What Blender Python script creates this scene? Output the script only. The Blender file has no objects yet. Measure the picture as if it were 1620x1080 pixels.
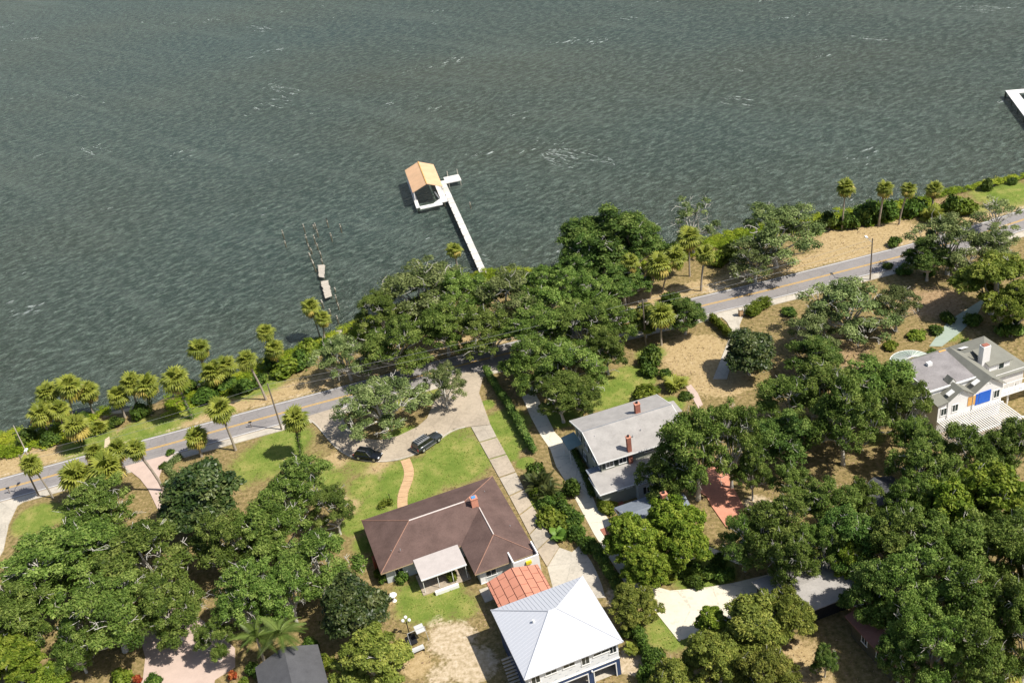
import bpy, bmesh, math, random
import numpy as np
from mathutils import Matrix, Vector
R = math.radians
SC = bpy.context.scene
COL = SC.collection

# ---------------------------------------------------------------- camera
cam_d = bpy.data.cameras.new('camera')
cam = bpy.data.objects.new('camera', cam_d); COL.objects.link(cam)
cam_d.sensor_width = 36.0
cam_d.lens = 36.0 * 1592 / 1620
cam_d.clip_start = 1.0; cam_d.clip_end = 8000.0
cam.matrix_world = Matrix.Translation((0, 0, 100.0)) @ Matrix.Rotation(R(90 - 31.2), 4, 'X') @ Matrix.Rotation(R(-8.9), 4, 'Z')
SC.camera = cam

# ---------------------------------------------------------------- sky and sun
SUN_AZ, SUN_EL = R(-26.0), R(54.0)          # direction towards the sun, measured from +X
world = bpy.data.worlds.new('World'); SC.world = world; world.use_nodes = True
wn = world.node_tree.nodes; wl = world.node_tree.links
sky = wn.new('ShaderNodeTexSky'); sky.sky_type = 'NISHITA'; sky.sun_disc = False
sky.sun_elevation = SUN_EL; sky.sun_rotation = math.pi / 2 - SUN_AZ
sky.air_density = 1.0; sky.dust_density = 1.5
wn['Background'].inputs['Strength'].default_value = 0.086
wl.new(sky.outputs[0], wn['Background'].inputs['Color'])
sd = bpy.data.lights.new('sun', 'SUN'); sd.energy = 4.6; sd.angle = R(0.53); sd.color = (1.0, 0.955, 0.87)
sun = bpy.data.objects.new('sun', sd); COL.objects.link(sun)
sv = Vector((math.cos(SUN_EL) * math.cos(SUN_AZ), math.cos(SUN_EL) * math.sin(SUN_AZ), math.sin(SUN_EL)))
sun.rotation_euler = sv.to_track_quat('Z', 'Y').to_euler()
sun.location = sv * 300
SC.view_settings.view_transform = 'Standard'; SC.view_settings.look = 'None'
SC.view_settings.exposure = 0.42; SC.view_settings.gamma = 1.0
SC.view_settings.use_curve_mapping = False
SC.cycles.max_bounces = 6; SC.cycles.diffuse_bounces = 3; SC.cycles.glossy_bounces = 2
SC.cycles.transmission_bounces = 4; SC.cycles.transparent_max_bounces = 4

# ---- surveyed plan data, metres ----
SHORE = [(-143.53, 151.75), (-115.61, 159.29), (-105.51, 161.03), (-98.48, 161.61), (-92.8, 160.94), (-86.66, 162.59), (-80.91, 163.76), (-76.72, 164.1), (-73.23, 164.86), (-68.95, 164.98), (-64.04, 166.23), (-59.59, 169.0), (-54.81, 170.37), (-50.03, 172.26), (-45.49, 174.75), (-39.35, 177.83), (-34.35, 180.89), (-28.56, 184.08), (-21.27, 187.48), (-13.08, 191.04), (-4.95, 197.22), (4.99, 193.83), (13.12, 192.26), (21.59, 193.6), (30.04, 194.36), (39.84, 194.67), (49.97, 196.16), (60.4, 198.27), (71.63, 198.11), (83.08, 198.56), (93.1, 198.88), (106.83, 200.99), (118.96, 202.38), (140.54, 204.93), (191.42, 207.1)]
ROAD = [(-133.05, 134.64), (-106.55, 139.56), (-91.32, 142.6), (-76.23, 145.9), (-60.59, 149.1), (-47.87, 151.93), (-31.89, 155.07), (-19.0, 157.8), (-7.61, 160.01), (5.82, 162.19), (20.8, 164.75), (37.33, 167.23), (50.95, 169.26), (66.3, 171.93), (82.33, 174.83), (92.69, 177.0), (101.47, 179.57), (107.73, 181.31), (124.17, 186.79), (153.76, 194.77)]
DRIVE_LOOP = [(-39.03, 150.15), (-37.8, 149.24), (-36.24, 147.08), (-34.49, 143.42), (-31.95, 138.78), (-29.06, 135.6), (-25.26, 133.7), (-22.09, 133.33), (-19.98, 133.64), (-16.8, 135.25), (-14.09, 137.65), (-12.19, 139.6), (-9.15, 139.53), (-5.8, 139.19), (-7.22, 149.24), (-5.95, 155.57), (-8.96, 156.65), (-11.32, 156.68), (-13.72, 155.01), (-15.21, 149.03), (-15.92, 146.46), (-16.62, 143.95), (-18.4, 141.79), (-21.67, 140.08), (-24.93, 139.66), (-27.71, 140.92), (-29.95, 143.72), (-31.37, 146.74), (-32.07, 148.87), (-33.18, 151.75)]
DRIVE_L = [(-9.15, 139.53), (-7.88, 134.7), (-6.6, 129.75), (-5.29, 124.71), (-4.06, 119.92), (-2.9, 115.24), (-1.81, 110.66), (-1.05, 107.16), (0.01, 103.59)]
DRIVE_R = [(-5.8, 139.19), (-4.97, 135.36), (-3.75, 130.37), (-2.61, 125.48), (-1.7, 121.03), (-0.82, 116.92), (0.2, 112.96), (1.21, 109.43), (2.13, 107.1)]
APRON = [(0.01, 103.59), (2.13, 107.1), (3.78, 105.81), (5.12, 106.95), (6.2, 103.23), (6.6, 101.16), (6.91, 98.67), (7.04, 96.3), (0.49, 97.11)]
LOT_DRIVE1 = [(0.24, 145.97), (2.51, 147.34), (3.27, 142.78), (3.94, 138.81), (4.7, 134.25), (5.52, 132.28), (7.06, 132.05), (7.11, 130.82), (3.46, 129.88), (2.26, 134.18), (1.19, 139.55)]
LOT_DRIVE_DARK = [(3.45, 129.82), (7.1, 130.76), (8.63, 114.39), (6.48, 114.61), (5.17, 119.97), (3.85, 125.32)]
LOT_DRIVE2 = [(5.17, 119.97), (6.47, 114.56), (8.63, 114.33), (9.51, 112.75), (10.64, 108.89), (11.88, 103.11), (13.22, 97.31), (15.62, 95.74), (19.77, 95.32), (24.01, 95.34), (30.16, 96.01), (35.48, 96.63), (37.65, 93.2), (32.23, 89.52), (26.33, 88.9), (19.76, 88.65), (14.88, 87.13), (12.9, 92.8), (10.8, 94.93), (9.33, 101.17), (7.39, 108.69)]
PINK_DRIVE = [(-69.85, 143.76), (-61.53, 145.44), (-62.68, 141.97), (-62.68, 139.02), (-60.5, 133.98), (-58.42, 130.6), (-60.94, 130.26), (-63.81, 135.93), (-66.01, 139.33)]
WEST_DRIVE = [(-92.83, 137.79), (-84.65, 139.13), (-86.38, 137.24), (-86.19, 132.42), (-84.78, 126.08), (-85.34, 117.86), (-88.52, 118.55)]
COURT = [(-54.77, 107.55), (-51.02, 106.16), (-46.06, 101.01), (-43.16, 97.62), (-42.63, 94.29), (-45.04, 92.67), (-44.83, 89.11), (-56.36, 91.29), (-55.0, 94.6), (-55.56, 98.45), (-57.13, 102.12)]
GREEN_DRIVE = [(39.75, 162.23), (46.37, 163.33), (43.82, 161.19), (42.24, 158.09), (41.57, 154.82), (38.81, 148.99), (35.49, 141.65), (33.23, 142.3), (38.35, 152.41), (40.34, 156.34), (40.33, 159.87)]
EAST_DRIVE = [(77.24, 148.8), (86.93, 154.66), (82.46, 148.99), (77.68, 144.87), (72.77, 141.42), (70.83, 142.01)]
BRICK_PATIO = [(22.99, 116.38), (26.61, 120.09), (29.36, 118.62), (29.04, 113.86), (29.41, 109.74), (29.46, 106.7), (25.91, 105.64), (24.95, 110.8), (24.8, 112.84), (23.56, 114.75)]
GARDEN_PATH = [(22.34, 102.93), (23.91, 101.43), (25.66, 99.79), (26.53, 98.25), (25.72, 98.43), (23.66, 100.48), (21.88, 102.14)]
EDGE_PATH = [(28.26, 141.32), (29.26, 141.83), (29.78, 138.94), (29.8, 135.52), (28.85, 134.67), (28.62, 137.73)]
BRICK_WALK = [(-20.51, 133.61), (-19.86, 131.25), (-19.63, 129.22), (-20.03, 127.05), (-20.61, 124.99), (-20.78, 122.72), (-20.61, 120.72)]
SHORE_PATH = [(-75.85, 153.25), (-75.25, 154.07), (-74.18, 150.91), (-73.49, 147.02), (-74.62, 147.86)]
BEACH = [(-81.51, 162.59), (-77.83, 162.43), (-72.93, 163.2), (-72.73, 160.43), (-75.94, 159.85), (-79.06, 160.27)]
HEDGE_GATE = [(37.78, 161.15), (38.33, 159.07), (38.97, 156.53), (39.6, 153.6)]
HEDGE_EAST = [(44.51, 160.24), (47.06, 162.36), (49.6, 163.54)]
HEDGE_SIDE = [(-5.48, 155.44), (-4.03, 149.16), (-2.6, 144.0), (-1.27, 138.73), (-0.22, 133.77), (0.79, 129.05)]
HEDGE_LOW = [(6.9, 105.5), (7.96, 100.86), (9.2, 95.49), (9.7, 91.26), (10.24, 86.42), (11.18, 82.46)]
HEDGE_RIVER = [(70.82, 139.51), (63.73, 135.56), (59.68, 134.77)]
HEDGE_WALL = [(7.2, 128.42), (7.75, 124.34), (8.24, 120.14), (8.62, 116.14)]
HEDGE_U = [(-23.83, 121.34), (-24.12, 122.61), (-23.78, 122.98), (-23.19, 123.14), (-22.96, 122.18), (-22.47, 122.21), (-21.97, 122.4)]
WEST_KERB = [(-56.76, 135.38), (-61.93, 140.56), (-61.01, 142.97), (-59.34, 143.98)]
ZONES = [('lawn', -2.06, 133.2, 2.5, 1), ('lawn', -1.0, 127.51, 1.62, 1), ('lawn', -4.53, 135.6, 2.11, 1), ('lawn', 20.6, 98.7, 4.71, 1), ('lawn', 1.5, 117.84, 2.88, 1), ('lawn', 3.53, 110.94, 2.4, 1), ('lawn', -19.42, 127.54, 6.06, 1), ('lawn', -12.16, 130.65, 6.16, 1), ('lawn', -26.58, 127.7, 4.05, 0.7), ('lawn', -41.7, 143.46, 5.48, 0.9), ('lawn', -35.7, 138.33, 3.21, 0.4), ('lawn', -16.62, 101.32, 5.22, 0.9), ('lawn', -20.17, 103.89, 2.65, 0.5), ('lawn', -13.18, 98.83, 4.28, 0.6), ('lawn', 14.89, 143.48, 5.48, 1), ('lawn', 19.81, 146.11, 4.44, 1), ('lawn', 6.46, 138.14, 3.2, 0.9), ('lawn', 24.57, 136.96, 2.65, 0.9), ('lawn', -3.21, 138.87, 4.29, 1), ('lawn', -3.87, 130.23, 2.26, 1), ('lawn', -6.08, 145.34, 1.55, 1), ('lawn', -81.52, 132.9, 4.16, 1), ('lawn', -76.37, 133.27, 3.12, 0.8), ('lawn', -68.16, 152.22, 6.86, 0.9), ('lawn', -78.82, 153.06, 5.74, 0.8), ('lawn', -50.46, 166.1, 7.31, 0.9), ('lawn', -61.27, 158.36, 4.7, 0.7), ('lawn', -92.84, 156.69, 4.67, 0.5), ('lawn', -19.57, 153.09, 5.17, 0.9), ('lawn', -20.58, 139.79, 3.23, 0.9), ('lawn', 110.64, 194.63, 8.23, 0.75), ('lawn', 102.47, 189.21, 4.03, 0.5), ('lawn', 14.11, 88.75, 3.21, 0.9), ('lawn', 52.58, 120.68, 2.92, 0.6), ('lawn', 75.28, 144.51, 3.31, 0.6), ('lawn', 24.61, 153.19, 3.45, 0.7), ('lawn', -51.26, 147.8, 2.8, 0.8), ('lawn', -28.15, 118.97, 2.89, 0.8), ('lawn', 29.75, 109.66, 1.37, 0.5), ('lawn', -23.99, 111.1, 1.84, 0.7), ('lawn', -66.82, 98.49, 2.14, 0.2), ('lawn', -43.53, 140.32, 6.48, 0.8), ('lawn', -32.97, 130.87, 5.14, 0.6), ('lawn', -46.41, 137.55, 6.39, 0.6), ('lawn', -25.99, 114.25, 2.82, 0.7), ('lawn', -11.99, 135.77, 6.33, 0.6), ('lawn', -22.36, 122.04, 5.89, 0.9), ('lawn', -28.93, 133.19, 4.16, 0.5), ('bare', -13.77, 93.34, 3.31, 0.9), ('bare', -11.48, 88.68, 3.21, 1), ('bare', -15.15, 87.88, 2.39, 0.6), ('bare', -15.82, 96.52, 1.86, 0.5), ('bare', 8.97, 85.16, 2.35, 1), ('bare', 9.36, 96.38, 2.53, 0.8), ('bare', 31.48, 109.25, 2.28, 1), ('bare', -26.08, 141.23, 2.17, 0.3), ('bare', 41.41, 173.49, 2.77, 0.6), ('bare', -13.41, 169.17, 3.09, 0.5), ('dry', -29.42, 123.71, 2.77, 0.8), ('dry', -32.27, 135.72, 2.74, 0.8), ('dry', -9.88, 135.22, 2.63, 0.7), ('dry', -24.65, 131.28, 3.09, 0.7), ('dry', -90.7, 150.45, 5.67, 0.7), ('dry', 32.21, 150.94, 6.82, 1), ('dry', 76.86, 182.76, 11.77, 1), ('dry', 34.46, 141.95, 5.44, 1), ('dry', 28.53, 80.81, 4.56, 0.6), ('dry', -18.38, 90.04, 2.43, 0.8), ('dry', -21.91, 101.84, 1.75, 0.6), ('soil', 77.81, 155.19, 6.96, 0.7), ('soil', 49.14, 139.75, 6.46, 0.6), ('soil', 27.08, 81.09, 4.57, 0.7), ('soil', 56.09, 143.87, 7.69, 0.5), ('soil', 94.36, 192.35, 6.79, 0.6)]
TREES = [
    ('oak', -69.18, 113.49, 8.66, 11, 'broad live oak behind the west drive, nearest the concrete edge'),
    ('oak', -56.87, 111.43, 7.65, 11.5, 'broad live oak between the pink driveway and the paver court'),
    ('oak', -67.56, 125.07, 5.66, 10, 'live oak touching the sabal palms beside the road'),
    ('oak', -72.03, 104.83, 5.9, 10, 'live oak cut by the picture edge south of the west drive'),
    ('oak', -58.74, 100.27, 6.56, 11, 'live oak with pale dead twigs hanging over the paver court'),
    ('oak', -50.85, 100.62, 4.73, 10, 'live oak leaning over the north end of the pink paver court'),
    ('mag', -50.87, 124.05, 5.04, 11, 'dark glossy magnolia beside the pink driveway'),
    ('oak', -35.91, 123.9, 5.05, 9.5, 'live oak on the lawn below the vine wrapped palm'),
    ('oak', -38.62, 112.55, 5.62, 11, 'live oak with bare grey limbs open to the sky'),
    ('oak', -30.17, 117.34, 3.56, 8.5, 'small oak reaching out over the lawn toward the brown house'),
    ('oak', -44.33, 112.12, 4.88, 11, 'live oak just behind the dark magnolia'),
    ('oak', -31.52, 105.1, 5.37, 11, 'dense live oak nearest the corner of the brown roof'),
    ('oak', -40.19, 100.25, 4.71, 11, 'live oak shading the north side of the paver court'),
    ('oak', -35.11, 100.52, 4.39, 10, 'live oak behind the feather palms'),
    ('mag', -26.05, 96.38, 3.71, 9, 'dark green laurel beside the back lawn of the brown house'),
    ('olive', -23.34, 88.23, 4.23, 7.5, 'round olive green tree next to the garden bench'),
    ('oak', -63.31, 97.5, 3.33, 8, 'low oak at the foot of the western oaks'),
    ('dark', 37.82, 75.47, 2.56, 9, 'dark oak hanging over the east half of the brown roof'),
    ('lime', -72.06, 97.68, 3.76, 7, 'bright green tree in the bottom corner below the oaks'),
    ('lime', -66.32, 94.02, 2.46, 5, 'small bright green tree at the lower border near the paver court'),
    ('oak', -44.7, 95.96, 2.48, 7, 'little oak over the east edge of the paver court'),
    ('grey', -23.76, 142.68, 7.72, 9.5, 'live oak with twisting grey limbs in the island of the loop drive'),
    ('grey', -13.0, 146.23, 3.94, 8, 'slim grey limbed oak at the top of the loop drive'),
    ('grey', -16.71, 179.3, 9.6, 12, 'big live oak leaning over the water beside the long dock'),
    ('oak', -24.72, 173.79, 4.95, 10, 'live oak at the water behind the derelict dock'),
    ('oak', -21.18, 159.54, 6.72, 11, 'live oak on the shore side of the road above the loop drive'),
    ('grey', -30.92, 160.55, 5.61, 9, 'live oak between shore palms and the road'),
    ('oak', -7.71, 173.55, 5.92, 11, 'live oak where the long dock meets the shore'),
    ('oak', -12.29, 163.78, 5.67, 11, 'live oak near the sandy gap beside the road'),
    ('grey', 0.34, 171.5, 7.08, 12, 'live oak just east of the dock landing'),
    ('oak', 8.66, 168.85, 6.28, 11.5, 'second live oak east of the dock landing'),
    ('oak', 15.48, 165.79, 5.49, 10.5, 'live oak beneath the power lines near the slim shore palm'),
    ('oak', -4.24, 160.05, 5.35, 10, 'live oak overhanging the road at the drive entrance'),
    ('oak', 4.32, 156.85, 5.96, 10.5, 'live oak roofing the road north of the grey house'),
    ('oak', 12.25, 155.53, 5.69, 10.5, 'live oak over the road beside the utility pole'),
    ('oak', 18.4, 158.23, 4.62, 9.5, 'live oak beside the palms at the road bend'),
    ('oak', 2.2, 147.66, 5.05, 9.5, 'live oak at the head of the bright concrete drive'),
    ('oak', 9.08, 144.71, 5.84, 10, 'live oak on the river lawn of the grey house'),
    ('oak', 16.02, 148.74, 3.76, 9, 'live oak at the east end of the grey house lawn'),
    ('oak', 6.49, 136.68, 4.37, 9, 'live oak over the bright drive nearest the grey house'),
    ('oak', 9.57, 137.06, 3.34, 8.5, 'small live oak facing the front eave of the grey house'),
    ('dark', 21.11, 184.57, 8.48, 15, 'tall dark oak standing at the water east of the dock'),
    ('dark', 17.06, 180.35, 5.33, 12, 'lower lobe oak leaning over the water beside the tall dark oak'),
    ('dark', 28.66, 183.7, 5.91, 13, 'dark oak behind the group of tall palms'),
    ('sparse', 40.85, 188.53, 5.5, 13, 'thin airy tree rising over the water behind the palms'),
    ('dark', 23.21, 172.37, 4.93, 9, 'shaded oak behind the slim palm at the road'),
    ('grey', 55.15, 177.68, 8.27, 12.5, 'spreading oak at the water shading the road'),
    ('grey', 49.56, 172.91, 5.43, 9, 'lower oak beside the lime green shore hedge'),
    ('dark', 32.0, 158.04, 3.7, 8, 'dark round tree on the verge beside the brick house palm'),
    ('olive', 24.89, 159.07, 3.03, 7, 'thin greyish tree leaning over the road by the palm'),
    ('grey', 59.04, 148.15, 7.68, 11, 'open limbed live oak south of the road by the lone pole'),
    ('grey', 52.7, 145.77, 5.01, 9, 'low spreading oak limb tree on the brown ground'),
    ('grey', 67.58, 148.37, 4.64, 8.5, 'half bare oak beside the pale path'),
    ('grey', 84.37, 164.73, 6.87, 12, 'crooked oak leaning over the road at the bend'),
    ('dark', 79.84, 163.59, 4.03, 9, 'dark oak trunk side crown hanging over the yellow line'),
    ('sparse', 99.63, 176.64, 5.03, 8, 'almost leafless tree in front of the far lawn'),
    ('grey', 91.76, 163.44, 4.97, 9, 'oak at the picture edge beyond the road bend'),
    ('yel', 85.01, 148.97, 6.39, 11, 'yellow green broad tree east of the pale drive'),
    ('yel', 85.49, 142.0, 4.28, 9, 'yellow green tree cut by the picture edge above the white house'),
    ('mag', 39.48, 141.96, 3.86, 8, 'dark magnolia at the end of the gate hedge'),
    ('dark', 49.8, 138.87, 4.22, 8, 'shaded oak over the brown leaf litter'),
    ('oak', 40.69, 123.82, 5.32, 11, 'live oak east of the property line above the brown ground'),
    ('oak', 47.0, 125.08, 5.64, 11.5, 'live oak north west of the white house group'),
    ('oak', 53.45, 122.76, 5.76, 12, 'live oak touching the roof of the white house'),
    ('oak', 55.55, 117.23, 4.1, 11, 'live oak crown against the white gabled wall'),
    ('dark', 37.2, 115.83, 4.26, 10, 'dark oak on the property line beside the big house tree'),
    ('oak', 46.04, 115.25, 5.11, 15, 'live oak with a forked trunk standing on the grass clearing'),
    ('oak', 54.61, 110.52, 3.05, 10, 'live oak beside the grass clearing next to the terrace'),
    ('oak', 23.45, 112.58, 5.55, 16, 'big live oak overhanging the grey house wing'),
    ('oak', 28.78, 113.9, 4.16, 15, 'live oak beside the brick terrace'),
    ('oak', 19.5, 112.04, 3.8, 10, 'oak limb crown over the lower grey roof'),
    ('oak', 31.01, 110.6, 2.34, 9.5, 'oak crown on the sandy side of the brick terrace'),
    ('oak', 35.26, 105.44, 3.14, 9, 'oak beside the pale gap along the property line'),
    ('oak', 38.18, 99.57, 4.19, 10.5, 'live oak below the grass clearing'),
    ('oak', 43.21, 100.18, 2.87, 9, 'small oak in front of the little grey gable'),
    ('oak', 53.56, 104.13, 4.48, 11, 'live oak below the white pergola'),
    ('oak', 59.82, 105.37, 4.51, 11, 'live oak in front of the pergola east end'),
    ('oak', 65.69, 106.47, 4.02, 10.5, 'live oak under the white railing walkway'),
    ('lime', 58.27, 95.28, 4.71, 11.5, 'bright green oak at the edge east of the hidden gable'),
    ('lime', 52.38, 95.81, 4.25, 11, 'fresh green tree beside the hidden gable wall'),
    ('oak', 48.22, 97.57, 3.48, 10, 'oak crown over the hidden gable roof'),
    ('oak', 43.02, 91.21, 4.74, 12, 'live oak below the hidden grey gable'),
    ('dark', 38.71, 93.51, 3.86, 11, 'dark oak with a slim trunk on the property line'),
    ('oak', 47.72, 87.51, 4.77, 12.5, 'live oak with white twigs deep in the eastern grove'),
    ('oak', 53.92, 86.67, 4.74, 12.5, 'live oak at the east edge of the grove'),
    ('oak', 42.01, 82.34, 4.59, 12.5, 'large live oak in the middle of the eastern grove'),
    ('oak', 46.98, 79.44, 4.78, 13, 'large live oak with arching grey limbs in the eastern grove'),
    ('oak', 51.86, 78.06, 3.74, 12, 'live oak clipped by the picture edge in the grove'),
    ('dark', 37.57, 84.28, 3.32, 11, 'dark oak behind the flat grey garage roof'),
    ('oak', 40.31, 78.18, 3.18, 11, 'live oak hanging over the brown roof'),
    ('oak', 41.03, 74.17, 3.91, 12, 'live oak at the foot of the grove beside the brown roof'),
    ('oak', 44.75, 71.64, 3.7, 12, 'live oak at the foot of the grove near the yellow palm'),
    ('oak', 56.25, 83.23, 3.73, 12, 'live oak mostly outside the east edge of the grove'),
    ('oak', 51.44, 73.73, 3.21, 11.5, 'live oak mostly outside the edge above the yellow palm'),
    ('lime', 38.49, 91.6, 2.4, 8, 'small bright tree behind the garage roof'),
    ('oak', 30.53, 95.98, 4.74, 11, 'live oak above the concrete turning area'),
    ('oak', 26.12, 97.11, 2.98, 9.5, 'oak between the brick terrace and the dark garden bed'),
    ('oak', 30.7, 91.36, 3.02, 10, 'live oak overhanging the grey garage roof'),
    ('oak', 34.77, 93.11, 2.9, 10, 'live oak on the line beside the grey garage'),
    ('lime', 11.91, 101.2, 3.41, 8, 'bright green tree crown beside the bright concrete drive'),
    ('lime', 17.92, 102.9, 3.78, 9, 'bright green tree over the blue grey cottage roof'),
    ('lime', 18.24, 98.65, 3.18, 8.5, 'bright green tree above the dark garden bed'),
    ('lime', 12.63, 96.27, 2.81, 7, 'bright green low crown at the bend of the concrete drive'),
    ('olive', 23.57, 83.48, 4.24, 8, 'yellowish loquat below the concrete turning area'),
    ('olive', 28.23, 84.86, 2.91, 7.5, 'yellowish loquat beside the grey garage'),
    ('olive', 17.6, 79.62, 3.39, 7.5, 'loquat at the lower border left of the bare ground'),
    ('olive', 22.63, 76.49, 3.6, 8, 'large loquat at the lower border beside the bare ground'),
    ('olive', 10.31, 90.96, 2.73, 5.5, 'loquat shrub tree on the drive corner'),
    ('lime', 19.09, 86.25, 2.02, 5, 'small vivid green tree on the concrete edge'),
    ('olive', 12.14, 78.74, 2.5, 6, 'loquat beside the strip of grass at the lower border'),
    ('dark', 30.4, 78.52, 1.47, 5, 'shaded small oak beside the brown roof gutter'),
]
PALMS = [
    (-86.63, 161.47, -86.47, 161.36, 6.75, 1.99, 'leftmost sabal palm in the thick clump at the water'),
    (-83.36, 159.78, -81.76, 160.67, 7.75, 2.09, 'tallest sabal palm in the thick clump at the water'),
    (-80.53, 162.53, -80.1, 162.59, 5.0, 2.13, 'sabal palm beside the little beach, with a leaning trunk'),
    (-86.95, 156.73, -86.75, 156.82, 5.25, 2.07, 'low sabal palm of the clump with yellow lower fronds'),
    (-84.0, 156.35, -83.32, 156.94, 5.5, 1.96, 'sabal palm in the middle of the shore clump'),
    (-78.99, 150.83, -78.76, 151.1, 5.0, 2.24, 'sabal palm casting a long shadow on the vine bank'),
    (-73.74, 159.67, -73.56, 159.66, 4.75, 2.1, 'sabal palm standing at the little sand beach'),
    (-71.35, 160.67, -70.77, 160.88, 6.25, 2.22, 'twin sabal palm nearer the beach'),
    (-68.58, 159.1, -67.57, 159.34, 6.25, 2.32, 'twin sabal palm with a trunk wrapped in vines'),
    (-60.31, 155.86, -60.71, 155.52, 8.75, 2.38, 'sabal palm leaning west beside the bright vines'),
    (-59.0, 166.28, -58.67, 166.44, 8.25, 1.79, 'slender tall sabal palm rising above the shore bushes'),
    (-56.74, 163.89, -56.57, 163.96, 4.0, 2.15, 'short sabal palm amid the shore bushes'),
    (-54.66, 164.62, -54.07, 164.75, 4.75, 2.03, 'sabal palm with brown skirt over the shore bushes'),
    (-46.83, 158.15, -47.93, 157.64, 9.25, 1.94, 'long leaning sabal palm on the dry verge'),
    (-50.25, 143.47, -50.47, 143.22, 8.75, 2.13, 'sabal palm on the lawn leaning over the road'),
    (-56.18, 143.18, -56.01, 143.3, 4.0, 2.0, 'short sabal palm at the sidewalk above the magnolia'),
    (-80.6, 138.0, -81.39, 137.68, 7.5, 1.56, 'small sabal palm next to the street lamp pole'),
    (-69.63, 142.47, -69.38, 142.82, 4.25, 1.83, 'sabal palm at the mouth of the pink driveway'),
    (-60.95, 135.07, -62.54, 134.38, 9.5, 1.73, 'leaning sabal palm with its foot by the pink driveway'),
    (-74.6, 134.44, -73.61, 134.92, 5.5, 2.37, 'bushy sabal palm over the sidewalk west of the pink driveway'),
    (-69.4, 134.01, -68.12, 134.46, 6.5, 2.57, 'widest sabal palm above the oak beside the road'),
    (-73.62, 141.72, -72.83, 142.01, 5.0, 1.82, 'sabal palm half hidden above the two bushy roadside palms'),
    (-38.18, 138.26, -37.36, 138.34, 7.75, 1.93, 'sabal palm with a vine covered trunk at the loop drive'),
    (-46.18, 169.42, -46.3, 169.21, 8.0, 1.69, 'sabal palm at the water above the lone pole'),
    (-45.18, 167.29, -45.15, 167.44, 5.0, 1.69, 'lower sabal palm behind the lone pole'),
    (-38.46, 178.76, -38.8, 178.79, 6.75, 2.02, 'taller of two sabal palms near the derelict dock'),
    (-37.27, 176.88, -36.58, 177.21, 4.75, 1.64, 'shorter of two sabal palms near the derelict dock'),
    (-8.88, 190.18, -9.04, 190.05, 9.0, 1.71, 'sabal palm poking out of the oaks beside the long dock'),
    (24.02, 173.06, 25.04, 173.07, 8.75, 1.84, 'slim sabal palm standing clear at the road edge'),
    (28.38, 173.23, 30.48, 172.78, 7.25, 2.34, 'thick headed sabal palm of the roadside group'),
    (31.29, 174.95, 34.08, 174.36, 7.5, 2.1, 'leaning sabal palm in the roadside group'),
    (37.89, 179.64, 38.11, 179.59, 8.75, 2.4, 'tallest sabal palm on the dry lawn by the water'),
    (38.63, 173.06, 39.6, 172.81, 8.0, 1.96, 'sabal palm alone near the road edge on dry grass'),
    (26.97, 155.6, 27.31, 155.48, 6.5, 2.28, 'sabal palm in front of the dark round tree'),
    (72.87, 189.25, 73.23, 189.06, 9.75, 1.96, 'tall sabal palm on the open dry lawn by the water'),
    (80.41, 188.38, 81.17, 188.18, 8.5, 1.7, 'middle sabal palm of the three on the open dry lawn'),
    (84.51, 187.81, 85.7, 187.21, 8.0, 1.44, 'thin leaning sabal palm of the three on the open lawn'),
    (93.02, 191.18, 92.99, 190.9, 5.25, 1.87, 'dark sabal palm in the shore thicket'),
    (49.35, 73.05, 48.54, 72.69, 4.0, 1.76, 'yellow green fan palm in the bottom corner of the grove'),
]
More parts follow.
